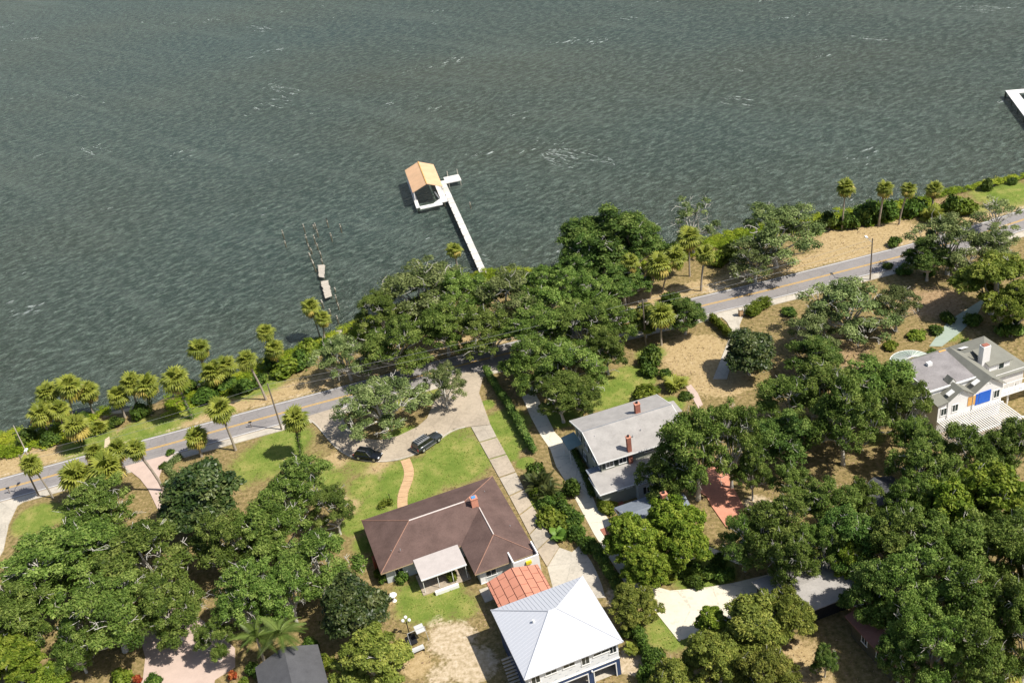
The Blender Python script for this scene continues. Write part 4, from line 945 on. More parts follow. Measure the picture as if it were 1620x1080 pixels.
for key, rad, lab, nfr in (('feather1', 3.7, 'feather palm with arching fronds over the dark roof', 19), ('feather2', 3.4, 'feather palm half hidden beneath the oak near the white rail', 17)):
    x, y = SPOT[key]; o = empty('feather_palm', (x, y, 0), 0, lab, 'palm', 'feather palms')
    MB().tube([(0, 0, -.2), (.1, 0, 3.0), (.15, .1, 6.0)], [.24, .19, .15], 8, False).build('trunk', 'bark_palm', o, True)
    for j in range(nfr):
        f = link('frond', rs.choice(FEATHER), o, (.15, .1, 5.9)); s = rad * rs.uniform(.8, 1.1); f.scale = (s, s, s)
        f.rotation_euler = (rs.uniform(-.25, .25), -R(rs.uniform(-5, 72)), j * 2.4 + rs.uniform(-.2, .2))

# ---- hedges and ground cover
def hedge(name, line, width, height, lab, m='leaf_hedge', seed=1, per=70, cat='hedge'):
    l = smooth_line(line, .55) if len(line) > 2 else np.array(line); g = np.random.default_rng(seed); cen = []; rad = []
    for p in l:
        for q in np.arange(-width / 2 + .3, width / 2 - .2, .5):
            cen.append((p[0] + g.normal() * .12 + q * .6, p[1] + g.normal() * .12 - q * .8, height * g.uniform(.55, .8))); rad.append(.5)
            cen.append((p[0] + q * .6, p[1] - q * .8, height * .3)); rad.append(.55)
    x, y = l[len(l) // 2]; o = empty(name, (x, y, 0), 0, lab, cat)
    cen = np.array(cen) - np.array([x, y, 0]); link('foliage', leaf_mesh('foliage_hedge', cen, rad, per, .24, .15, seed, m, .9, .4), o)
    st = MB()
    for p in l[::3]: st.cyl(p[0] - x, p[1] - y, -.1, height * .6, .04, 5)
    st.build('stems', 'bark_grey', o)
hedge('clipped_hedge', HEDGE_GATE, 2.0, 2.0, 'clipped green hedge west of the gate driveway', seed=3)
hedge('clipped_hedge', HEDGE_EAST, 2.4, 2.2, 'bushy hedge east of the gate driveway along the sidewalk', seed=4)
hedge('shady_hedge', HEDGE_SIDE, 1.2, 2.2, 'tall dark hedge between the concrete slab drive and the bright drive', 'leaf_dark', 5, 110)
hedge('shady_hedge', HEDGE_LOW, 1.6, 2.6, 'dark hedge running down between the white roofed house and the bright drive', 'leaf_bush', 6, 100)
hedge('low_hedge', HEDGE_RIVER, 1.2, 1.2, 'low hedge before the fan shaped roof', 'leaf_bush', 7, 80)
hedge('shady_hedge', HEDGE_WALL, 1.0, .9, 'low dark planting against the side wall of the grey house', 'leaf_dark', 10, 80)
hedge('box_border', HEDGE_U, .75, .75, 'small clipped box border at the front eave of the brown house', 'leaf_hedge', 9, 50)
hedge('low_hedge', WEST_KERB, 1.2, .8, 'low bluish border hedge on the bend of the pink driveway', 'leaf_grey', 8, 70)
def vines():
    g = np.random.default_rng(44); sh = smooth_line(SHORE, .9); cen = []; rad = []; tn = []
    rd = smooth_line(ROAD, 1.0)
    for p in sh:
        if not -118 < p[0] < 125: continue
        yr = np.interp(p[0], np.sort(rd[:, 0]), rd[np.argsort(rd[:, 0]), 1]); wdt = max(0, p[1] - yr - 7.6)
        if -52 < p[0] < -43 or (p[0] > 20 and p[0] < 66): wdt *= .35
        if p[0] > 95: wdt = min(wdt, 2.0)
        if -77.5 < p[0] < -66: continue
        for k in range(int(1.4 + min(wdt, 8) * 1.0)):
            q = g.uniform(.3, max(.8, min(wdt, 9))); cen.append((p[0] + g.normal() * .5, p[1] - q, .10 + g.uniform(0, .3) + .4 * (g.random() < .12))); rad.append(g.uniform(.6, 1.15)); tn.append(.48 + .35 * math.sin(p[0] * .21) * math.sin(q * .6 + p[0] * .1) + g.normal() * .12)
    me = leaf_mesh('ground_vines', cen, rad, 110, .26, .19, 45, 'leaf_vine', .38, .7, .5, .1, tn)
    tag(link('ground_cover', me), 'bright green vines carpeting the river bank', kind='stuff')
vines()
def tufts():
    """loose grass tufts and fallen leaves on the open ground, kept off the paving"""
    g = np.random.default_rng(71); n = 240000
    x = g.uniform(-100, 112, n); y = g.uniform(70, 215, n)
    sh = np.array(SHORE); o = np.argsort(sh[:, 0]); rd = np.array(ROAD); q = np.argsort(rd[:, 0])
    ys = np.interp(x, sh[o, 0], sh[o, 1]); yr = np.interp(x, rd[q, 0], rd[q, 1])
    keep = (y < ys - 2.5) & ((y - yr > 4.6) | (y - yr < -6.6))
    def inside(poly):
        r = np.zeros(n, bool); m = len(poly)
        for i in range(m):
            (x0, y0), (x1, y1) = poly[i], poly[(i + 1) % m]
            c = ((y0 > y) != (y1 > y)); r ^= c & (x < (x1 - x0) * (y - y0) / (y1 - y0 + 1e-12) + x0)
        return r
    for poly in (DRIVE_LOOP, APRON, LOT_DRIVE1, LOT_DRIVE_DARK, LOT_DRIVE2, PINK_DRIVE, WEST_DRIVE, COURT, GREEN_DRIVE, EAST_DRIVE, BRICK_PATIO, GARDEN_PATH, EDGE_PATH, SHORE_PATH, DRIVE_L + DRIVE_R[::-1], [tuple(v) for v in wa] + [tuple(v) for v in wb[::-1]]): keep &= ~inside(poly)
    def wt(ks):
        w = np.zeros(n)
        for k, zx, zy, r, s_ in ZONES:
            if k in ks: w = np.maximum(w, s_ * np.exp(-(((x - zx) ** 2 + (y - zy) ** 2) / (r * r * 1.15)) ** 1.4))
        return w
    lawn = wt(('lawn',)); bare = wt(('bare',)); patch = .5 + .5 * np.sin(x * .9 + 2 * np.sin(y * .37)) * np.sin(y * 1.1 + 2 * np.sin(x * .41))
    def emit(sel, name, m, label, l, w, seed):
        gg = np.random.default_rng(seed); k = sel.sum(); pos = np.stack([x[sel], y[sel], np.full(k, .03)], 1)
        nor = gg.normal(size=(k, 3)) * .55 + [0, 0, 1]; nor /= np.linalg.norm(nor, axis=1)[:, None]
        t = np.cross(nor, gg.normal(size=(k, 3))); t /= np.linalg.norm(t, axis=1)[:, None]; b = np.cross(nor, t)
        L = l * gg.uniform(.4, 1.5, k)[:, None]; W = w * gg.uniform(.4, 1.5, k)[:, None]
        co = np.stack([pos - t * L, pos + b * W, pos + t * L, pos - b * W], 1).reshape(-1, 3); co[:, 2] = np.abs(co[:, 2]) + .012
        me = bpy.data.meshes.new(name); fill(me, co, np.arange(k * 4).reshape(k, 4))
        at = me.attributes.new('tint', 'FLOAT', 'FACE'); at.data.foreach_set('value', np.clip(patch[sel] * .5 + gg.normal(.25, .2, k), 0, 1).astype(np.float32))
        me.materials.append(MATS[m]); tag(link(name, me), label, kind='stuff')
    r = g.random(n)
    emit(keep & (lawn > .45) & (r < .55 * patch + .1), 'grass', 'grass_green', 'short green lawn grass', .16, .08, 1)
    emit(keep & (lawn < .4) & (bare < .5) & (r < .38 * patch + .05), 'dry_grass', 'grass_dry', 'dry tufts and fallen oak leaves', .15, .08, 2)
tufts()

# ---------------------------------------------------------------- building helpers (local frame: +x along the road, +y to the river)
def window(parent, face, a, z, w, h, plane, frame='trim_white', pane='window_glass', bars=True, name='window', label=None, shutters=None):
    """face: 's' looks to -y, 'n' to +y, 'w' to -x, 'e' to +x; a = centre along the wall"""
    def bx(mb, a0, a1, z0, z1, d0, d1):
        if face == 's': mb.box(a0, a1, plane - d1, plane - d0, z0, z1)
        elif face == 'n': mb.box(a0, a1, plane + d0, plane + d1, z0, z1)
        elif face == 'w': mb.box(plane - d1, plane - d0, a0, a1, z0, z1)
        else: mb.box(plane + d0, plane + d1, a0, a1, z0, z1)
    t = .09; mb = MB(); x0, x1, z0, z1 = a - w / 2, a + w / 2, z - h / 2, z + h / 2
    bx(mb, x0, x1, z1 - t, z1, .0, .07); bx(mb, x0 - .05, x1 + .05, z0 - .03, z0 + t, .0, .10)
    bx(mb, x0, x0 + t, z0 + t, z1 - t, .0, .07); bx(mb, x1 - t, x1, z0 + t, z1 - t, .0, .07)
    if bars: bx(mb, a - .03, a + .03, z0 + t, z1 - t, .0, .05)
    o = mb.build(name, frame, parent)
    if label: o['label'] = label
    p = MB(); bx(p, x0 + t * .5, x1 - t * .5, z0 + t * .5, z1 - t * .5, .004, .03); p.build('pane', pane, o)
    if shutters:
        for s_ in (-1, 1):
            q = MB(); c = a + s_ * (w / 2 + .28); bx(q, c - .22, c + .22, z0, z1, .004, .06); q.build('shutter', shutters, parent)
    return o
def gable_wall(mb, x0, x1, y, z0, z1, zp, xp=None, t=.2):
    xp = (x0 + x1) / 2 if xp is None else xp
    for a, b in ((y, y + t),):
        mb.add([(x0, a, z0), (x1, a, z0), (x1, a, z1), (xp, a, zp), (x0, a, z1), (x0, b, z0), (x1, b, z0), (x1, b, z1), (xp, b, zp), (x0, b, z1)],
               [(0, 1, 2, 3, 4), (9, 8, 7, 6, 5), (0, 5, 6, 1), (1, 6, 7, 2), (2, 7, 8, 3), (3, 8, 9, 4), (4, 9, 5, 0)])
def chimney(parent, x, y, z0, z1, w, d, m='brick_red', cap='brick_salmon', flue=True, k=.05):
    c = MB().box(x - w / 2, x + w / 2, y - d / 2, y + d / 2, z0, z1).build('chimney', m, parent)
    MB().box(x - w / 2 - k, x + w / 2 + k, y - d / 2 - k, y + d / 2 + k, z1, z1 + .14).build('cap', cap, c)
    if flue: MB().cyl(x, y, z1 + .16, z1 + .42, min(w, d) * .28, 8).build('flue', 'flue_eave_shade', c)
    return c

# ---------------------------------------------------------------- brown hip roofed house
def brown_house():
    o = empty('brown_roof_house', (-26.3, 116.4, 0), R(15.5), 'low house with brown hip roof, white ridge caps and a porch awning', 'house')
    E = 2.8; s = .355; W, D1, D2, X0 = 20.9, 12.4, 18.8, 11.8; zr = E + s * 6.2; zw = E + s * 4.55
    P = lambda x, y, z=E: (x, -y, z)
    E1, E2, F1, F2 = P(6.2, 6.2, zr), P(14.7, 6.2, zr), P(16.35, 7.86, zw), P(16.35, 14.25, zw)
    rf = MB()
    for pts in ([P(0, 0), P(W, 0), E2, E1], [P(0, 0), E1, P(0, D1)], [P(0, D1), P(X0, D1), F1, E2, E1], [P(X0, D1), P(X0, D2), F2, F1], [P(X0, D2), P(W, D2), F2], [P(W, 0), P(W, D2), F2, F1, E2]):
        rf.slab(pts, .16)
    roof = rf.build('roof', 'roof_brown', o)
    for a, b in ((E1, E2), (F1, F2)):
        MB().tube([(a[0], a[1], a[2] + .03), (b[0], b[1], b[2] + .03)], .10, 6).build('ridge_cap', 'ridge_white', roof)
    for a, b in ((P(0, 0), E1), (P(0, D1), E1), (P(W, 0), E2), (P(X0, D2), F2), (P(W, D2), F2), (F1, E2)):
        MB().tube([(a[0], a[1], a[2] + .02), (b[0], b[1], b[2] + .02)], .075, 5).build('hip_cap', 'roof_brown_hip', roof)
    i = .7
    MB().prism([(i, -i), (W - i, -i), (W - i, -D2 + i), (X0 + i, -D2 + i), (X0 + i, -D1 + i), (i, -D1 + i)], 0, E - .12).build('wall', 'wall_palegrey', o)
    for x0, x1, y in ((0, X0, D1), (X0, W, D2)):
        MB().box(x0, x1, -y - .03, -y + .08, E - .19, E - .17 + .14).build('fascia', 'wood_trim', o)
    for a, w in ((2.6, 1.3), (5.6, 1.6), (9.0, 2.4)): window(o, 's', a, 1.55, w, 1.2, -D1 + i)
    window(o, 's', 14.2, 1.5, 1.6, 1.2, -D2 + i); window(o, 's', 13.0, 1.05, .9, 2.0, -D2 + i, pane='trim_white', bars=False, name='door')
    for a in (-3.2, -8.6): window(o, 'w', a, 1.5, 1.3, 1.2, i)
    for a in (3.5, 8.0, 13.5, 17.5): window(o, 'n', a, 1.5, 1.7, 1.2, -i)
    for a in (-4.5, -10.5): window(o, 'e', a, 1.5, 1.4, 1.2, W - i)
    ch = chimney(o, 15.9, -7.2, 3.6, 5.9, 1.0, .8, 'brick_salmon', 'brick_salmon', False)
    MB().box(15.6, 16.2, -7.45, -6.95, 6.04, 6.16).build('chimney_cover', 'tarp_blue', ch)
    for x, y in ((2.4, 9.6), (3.6, 10.4), (19.3, 12.6), (18.4, 4.0)):
        zz = min(E + s * y if y < 6.2 else 99, E + s * min(x, W - x)) if y < 7 else E + s * min(x, W - x, 4)
        MB().cyl(x, -y, zz - .2, zz + .16, .055, 6).build('vent_pipe', 'metal_grey', roof)
    # porch awning on posts
    a = MB().slab([(4.8, -12.1, 2.98), (11.4, -12.1, 2.98), (11.4, -16.2, 2.72), (4.8, -16.2, 2.72)], .12).build('porch_awning', 'roof_awning', o)
    for x in (5.0, 7.1, 9.2, 11.2): MB().cyl(x, -16.0, 0, 2.62, .05, 6).build('post', 'trim_white', a)
    MB().box(4.8, 11.4, -16.32, -16.2, 2.58, 2.74).build('gutter', 'trim_white', a)
    MB().box(4.6, 11.6, -16.4, -12.2, 0.0, .12).build('porch_floor', 'concrete_old', o)
    MB().box(6.2, 9.6, -17.2, -16.75, 0, .55).build('planter_wall', 'trim_white', o)
    # white screen wall round the service yard at the wing's end
    sc = MB().box(17.1, 17.3, -19.7, -17.4, 0, 3.35).box(17.3, 20.9, -19.7, -19.5, 0, 3.2).box(20.7, 20.9, -19.5, -17.0, 0, 3.5).build('screen_wall', 'wall_white', o)
    MB().box(18.9, 19.7, -19.95, -19.72, 2.3, 2.8).build('yellow_crate', 'yellow_paint', sc)
    MB().box(-.35, 1.0, -8.6, -7.2, 0, 1.9).build('side_steps', 'red_wood', o)
    # patio behind the wing
    tag(MB().box(11.9, 16.8, -21.6, -19.0, -.1, .1).build('back_patio', 'concrete', None), 'small concrete patio behind the brown house wing', kind='structure')
    pt = bpy.data.objects['back_patio']; pt.location = (-26.3, 116.4, 0); pt.rotation_euler = (0, 0, R(15.5))
brown_house()

# ---------------------------------------------------------------- terracotta panelled carport roof
def carport():
    o = empty('terracotta_carport', (-4.85, 100.35, 0), R(15.5), 'gabled carport roof of terracotta panels with dark joints', 'carport')
    hw, Ln, ze, zr = 3.75, 7.2, 3.0, 4.05
    b = MB(); b.slab([(-hw, 0, ze), (0, 0, zr), (0, -Ln, zr), (-hw, -Ln, ze)], .1).slab([(0, 0, zr), (hw, 0, ze), (hw, -Ln, ze), (0, -Ln, zr)], .1)
    deck = b.build('roof_deck', 'panel_dark', o); sl = (zr - ze) / hw
    rg = random.Random(3); ns = 3.4
    for sgn in (-1, 1):
        for k in range(4):
            x0, x1 = hw * k / ns + (.0 if k else .02), min(hw, hw * (k + 1) / ns)
            if x1 - x0 < .3: continue
            y = -.02 - (.9 if k % 2 else 0); segs = [(0, .9)] if k % 2 else []
            p = .9 if k % 2 else 0
            while p < Ln: segs.append((p, min(Ln, p + 1.75))); p += 1.75
            for y0, y1 in segs:
                if y1 - y0 < .15: continue
                g = .045; a, c = sgn * (x0 + g), sgn * (x1 - g); h = .05 + rg.uniform(0, .02)
                MB().slab([(a, -y0 - g, zr - abs(a) * sl + h), (c, -y0 - g, zr - abs(c) * sl + h), (c, -y1 + g, zr - abs(c) * sl + h), (a, -y1 + g, zr - abs(a) * sl + h)], .05).build('panel', 'panel_terracotta', deck)
    for x in (-hw + .25, 0, hw - .25):
        for y in (-.3, -Ln + .3): MB().box(x - .08, x + .08, y - .08, y + .08, 0, (ze if x else zr) - .1).build('post', 'trim_white', o)
carport()

# ---------------------------------------------------------------- white metal roofed house
def white_house():
    o = empty('white_metal_roof_house', (-.15, 87.3, 0), R(15.5), 'two storey house with white metal hip roof over house wrap and navy walls', 'house')
    a, b, E, Zr = 6.35, 6.05, 6.0, 8.75; k = .5
    A, B, C, D_ = (-a, b, E), (a, b, E), (a, -b, E), (-a, -b, E); r0, r1 = (-k, 0, Zr), (k, 0, Zr)
    roof = MB().slab([A, B, r1, r0], .12).slab([B, C, r1], .12).slab([C, D_, r0, r1], .12).slab([D_, A, r0], .12).build('roof', 'roof_metal', o)
    # raised seams up every slope, every 0.5 m
    def seams(p, q, apex, n, nm):
        mb = MB(); p, q = Vector(p), Vector(q); u = (q - p).normalized(); L = (q - p).length
        ap = [Vector(x) for x in apex]; lo, hi = (ap[0] - p).dot(u), (ap[-1] - p).dot(u); t0 = p + u * lo; up = ap[0] - t0
        for i in range(1, n):
            t = L * i / n; s_ = 1.0 if lo <= t <= hi else (t / lo if t < lo else (L - t) / (L - hi))
            e = p + u * t; f = e + up * max(0.02, s_ - .02); nrm = u.cross(up).normalized(); nrm = nrm if nrm.z > 0 else -nrm
            w = u * .026; h = nrm * .034
            mb.add([e - w, e + w, f + w, f - w, e - w * .6 + h, e + w * .6 + h, f + w * .6 + h, f - w * .6 + h], [(4, 5, 6, 7), (0, 4, 7, 3), (1, 2, 6, 5), (0, 1, 5, 4)])
        mb.build('seams', 'roof_metal', roof)
    seams(A, B, (r0, r1), 26, 'n'); seams(D_, C, (r0, r1), 26, 's'); seams(A, D_, (r0,), 24, 'w'); seams(B, C, (r1,), 24, 'e')
    for p, q in ((A, r0), (B, r1), (C, r1), (D_, r0), (r0, r1)): MB().tube([(p[0], p[1], p[2] + .03), (q[0], q[1], q[2] + .04)], .09, 5).build('hip_cap', 'roof_metal', roof)
    MB().cyl(-2.6, .1, 7.6, 8.15, .14, 8).build('roof_vent', 'trim_white', roof)
    i = .55
    MB().box(-a + i, a - i, -b + i, b - i, 2.95, E - .1).build('wrapped_wall', 'wall_wrap', o)
    lw = MB(); y = -b + i - .06; x0, x1 = -a + i, a - i; t = .25     # lower storey walls with two garage openings
    lw.box(x0, x1, b - i - t, b - i + .03, 0, 2.945).box(x0 - .03, x0 + t, y + t, b - i - t, 0, 2.945).box(x1 - t, x1 + .03, y + t, b - i - t, 0, 2.945)
    op = [(x0 + .9, x0 + 3.4), (x0 + 4.1, x0 + 7.3), (x1 - 3.4, x1 - .6)]
    e = x0 - .03
    for p, q in op: lw.box(e, p, y, y + t, 0, 2.945); lw.box(p, q, y, y + t, 2.3, 2.945); e = q
    lw.box(e, x1 + .03, y, y + t, 0, 2.945)
    low = lw.build('lower_wall', 'wall_navy', o)
    MB().box(x0 + t, x1 - t, y + t + .1, b - i - t, .02, .06).build('garage_floor', 'concrete', o)
    for p, q in op:
        mb = MB().box(p - .12, p, y - .04, y - .002, 0, 2.3).box(q, q + .12, y - .04, y - .002, 0, 2.3).box(p - .12, q + .12, y - .04, y - .002, 2.3, 2.44)
        mb.build('opening_trim', 'trim_white', low)
    MB().box(x0 - .05, x1 + .05, y - .05, y + .1, 2.948, 3.06).build('belt_trim', 'trim_white', o)
    MB().cyl(x1 - 3.7, y - .12, 2.5, 2.72, .1, 8).build('wall_lamp', 'globe_white', low)
    n = 0
    for xw, w, h in ((-4.9, 1.2, 1.3), (-2.9, 1.5, .7), (-.6, 1.6, .7), (1.5, 1.1, 1.5), (3.6, 2.2, .6), (5.1, 1.0, 1.3)):
        window(o, 's', xw, 5.0 if h < 1 else 4.75, w, h, -b + i, frame='trim_white')
    for yw in (-3.5, 0, 3.2): window(o, 'w', yw, 4.7, 1.2, 1.3, -a + i); window(o, 'e', yw, 4.7, 1.2, 1.3, a - i)
    for xw in (-3.5, 0, 3.2): window(o, 'n', xw, 4.7, 1.2, 1.3, b - i)
    # printed marks on the wrap: short grey-blue dashes in rows
    rg = random.Random(2); mk = MB()
    for row, zz in enumerate((3.4, 4.0)):
        for c in range(9):
            x = -a + i + .5 + c * 1.35 + (row % 2) * .6 + rg.uniform(-.1, .1)
            if x > a - i - .5: continue
            mk.add([(x, -b + i - .004, zz), (x + .38, -b + i - .004, zz + .02), (x + .40, -b + i - .004, zz + .10), (x + .02, -b + i - .004, zz + .08)], [(0, 1, 2, 3)])
    m_ = mk.build('wrap_print', 'wall_bluegrey', o); m_['kind'] = 'stuff'
    # exterior steel stair on the shaded side
    st = MB()
    for k_ in range(9): st.box(-a - .9, -a + i - .02, -1.5 + k_ * .28, -1.24 + k_ * .28, .2 + k_ * .3, .26 + k_ * .3)
    st.build('side_stair', 'timber_weathered', o)
    MB().box(-a - 1.0, -a + i - .02, -2.8, -1.5, .0, .3).build('stair_pad', 'concrete_old', o)
white_house()

# ---------------------------------------------------------------- grey gabled house
def grey_house():
    o = empty('grey_roof_house', (7.0, 128.7, 0), R(13.2), 'two storey house with pale grey gable roof, brick chimneys and sage walls', 'house')
    W, D, E, Zr, ym = 15.0, 12.1, 6.0, 7.75, -5.9
    roof = MB().slab([(0, 0, E), (W, 0, E), (W, ym, Zr), (0, ym, Zr)], .18).slab([(0, ym, Zr), (W, ym, Zr), (W, -D, E), (0, -D, E)], .18).build('roof', 'roof_grey', o)
    MB().tube([(0, ym, Zr + .01), (W, ym, Zr + .01)], .05, 5).build('ridge_cap', 'roof_bluegrey', roof)
    i = .6
    w = MB(); w.box(i, W - i, -D + i, -i, 0, E - .12)
    wall = w.build('wall', 'wall_sage', o)
    g = MB()
    for x in (i, W - i - .2):
        g.add([(x, -i, E - .12), (x, -D + i, E - .12), (x, ym, Zr - .2), (x + .2, -i, E - .12), (x + .2, -D + i, E - .12), (x + .2, ym, Zr - .2)], [(0, 1, 2), (5, 4, 3), (0, 2, 5, 3), (1, 4, 5, 2)])
    g.build('gable_wall', 'wall_sage', o)
    for x in (-.02, W - .06): 
        MB().add([(x, 0, E + .02), (x + .08, 0, E + .02), (x + .08, ym, Zr + .02), (x, ym, Zr + .02), (x, 0, E - .24), (x + .08, 0, E - .24), (x + .08, ym, Zr - .24), (x, ym, Zr - .24)], [(0, 1, 2, 3), (7, 6, 5, 4), (0, 3, 7, 4), (1, 5, 6, 2)]).build('bargeboard', 'trim_white', roof)
        MB().add([(x, -D, E + .02), (x + .08, -D, E + .02), (x + .08, ym, Zr + .02), (x, ym, Zr + .02), (x, -D, E - .24), (x + .08, -D, E - .24), (x + .08, ym, Zr - .24), (x, ym, Zr - .24)], [(0, 3, 2, 1), (4, 5, 6, 7), (0, 4, 7, 3), (1, 2, 6, 5)]).build('bargeboard', 'trim_white', roof)
    MB().box(0, W, -D - .08, -D - .002, E - .2, E - .04).build('gutter', 'trim_white', roof)
    chimney(o, 9.6, -5.0, 6.8, 9.1, .8, .7); chimney(o, 5.3, -D + .6, 0, 8.6, .62, .62)
    for x, y in ((1.5, -7.3), (6.8, -9.5), (8.4, -8.8)): MB().cyl(x, y, E + .5, E + 1.6 - .12 * (abs(y) - 6), .07, 6).build('vent_pipe', 'metal_grey', roof)
    for a, wd in ((2.0, 1.3), (4.1, 1.3)): window(o, 's', a, 4.85, wd, 1.25, -D + i, shutters='shutter_dark')
    for a, wd in ((8.4, 1.5), (9.9, .7), (12.5, 1.2)): window(o, 's', a, 5.2, wd, .6, -D + i)
    for a in (-2.6, -5.6, -8.6, -10.6): window(o, 'w', a, 4.6, 1.1, 1.3, i, shutters='shutter_dark')
    for a in (-4.2, -8.8): window(o, 'w', a, 1.7, 1.2, 1.4, i, shutters='shutter_dark')
    for a in (2.2, 5.4, 9.2, 12.6): window(o, 'n', a, 4.6, 1.2, 1.3, -i); window(o, 'n', a, 1.7, 1.3, 1.4, -i)
    # lower wing towards the back, low slope
    lw = MB().slab([(-1.4, -11.3, 3.95), (10.6, -11.52, 3.95), (10.6, -15.5, 3.2), (-1.4, -15.5, 3.2)], .16).build('wing_roof', 'roof_grey', o)
    MB().slab([(-1.45, -10.2, 4.05), (.6, -10.2, 4.05), (.6, -11.25, 3.98), (-1.45, -11.25, 3.98)], .12).build('flashing_roof', 'roof_bluegrey', o)
    MB().box(-1.4, 10.6, -15.6, -15.504, 3.0, 3.16).build('gutter', 'trim_white', lw)
    MB().box(-1.5, -1.402, -15.5, -11.3, 3.2, 3.4).build('fascia', 'trim_white', lw)
    MB().box(-.9, 10.0, -14.9, -11.52, 0, 3.06).build('wing_wall', 'wall_sage', o)
    for a, wd in ((2.1, .9), (3.5, .9)): window(o, 's', a, 2.5, wd, .5, -14.9)
    MB().box(4.5, 9.6, -15.9, -14.92, 0, 2.9).build('bay_wall', 'wall_palegrey', o)
    window(o, 's', 6.3, 1.7, 1.0, 1.2, -15.9, shutters='shutter_dark')
    MB().box(4.4, 9.7, -16.0, -15.62, 2.9, 2.99).build('bay_roof', 'roof_grey', o)
    # side porch roof, dull green metal
    po = MB().slab([(-1.7, .2, 3.1), (.58, .2, 3.5), (.58, -3.4, 3.5), (-1.7, -3.4, 3.1)], .1).build('porch_roof', 'wall_green', o)
    for y in (0, -3.2): MB().cyl(-1.5, y, 0, 3.0, .06, 6).build('post', 'trim_white', po)
    # small lean-to at the east end
    MB().slab([(15.05, -1.6, 5.2), (17.2, -1.6, 5.0), (17.2, -4.8, 5.0), (15.05, -4.8, 5.2)], .14).build('east_roof', 'roof_grey', o)
    MB().box(14.42, 16.8, -4.4, -2.0, 0, 4.88).build('east_wall', 'wall_sage', o)
    MB().box(-.2, 2.2, -16.5, -14.95, 0, .25).build('back_step', 'brick_red', o)
grey_house()

# ---------------------------------------------------------------- blue grey cottage under the bright tree
def cottage():
    o = empty('blue_grey_cottage', (10.8, 110.4, 0), R(15.0), 'cottage with slate blue gable roof half hidden by the bright green trees', 'cottage')
    W, D, E, Z = 9.5, 7.0, 2.9, 4.2
    rf = MB().slab([(0, 0, E), (W, 0, E), (W, -D / 2, Z), (0, -D / 2, Z)], .14).slab([(0, -D / 2, Z), (W, -D / 2, Z), (W, -D, E), (0, -D, E)], .14).build('roof', 'roof_bluegrey', o)
    MB().box(-.04, .04, -D, 0, E - .3, E - .16).build('fascia', 'trim_white', rf)
    MB().box(.5, W - .5, -D + .5, -.5, 0, E - .1).build('wall', 'wall_bluegrey', o)
    chimney(o, 6.0, -4.2, 3.6, 6.2, .8, .7)
    for a in (2.0, 4.6, 7.4): window(o, 's', a, 1.6, 1.1, 1.1, -D + .5)
    MB().box(-2.6, -.02, -2.2, -.3, 0, .14).build('side_landing', 'brick_red', o)
cottage()

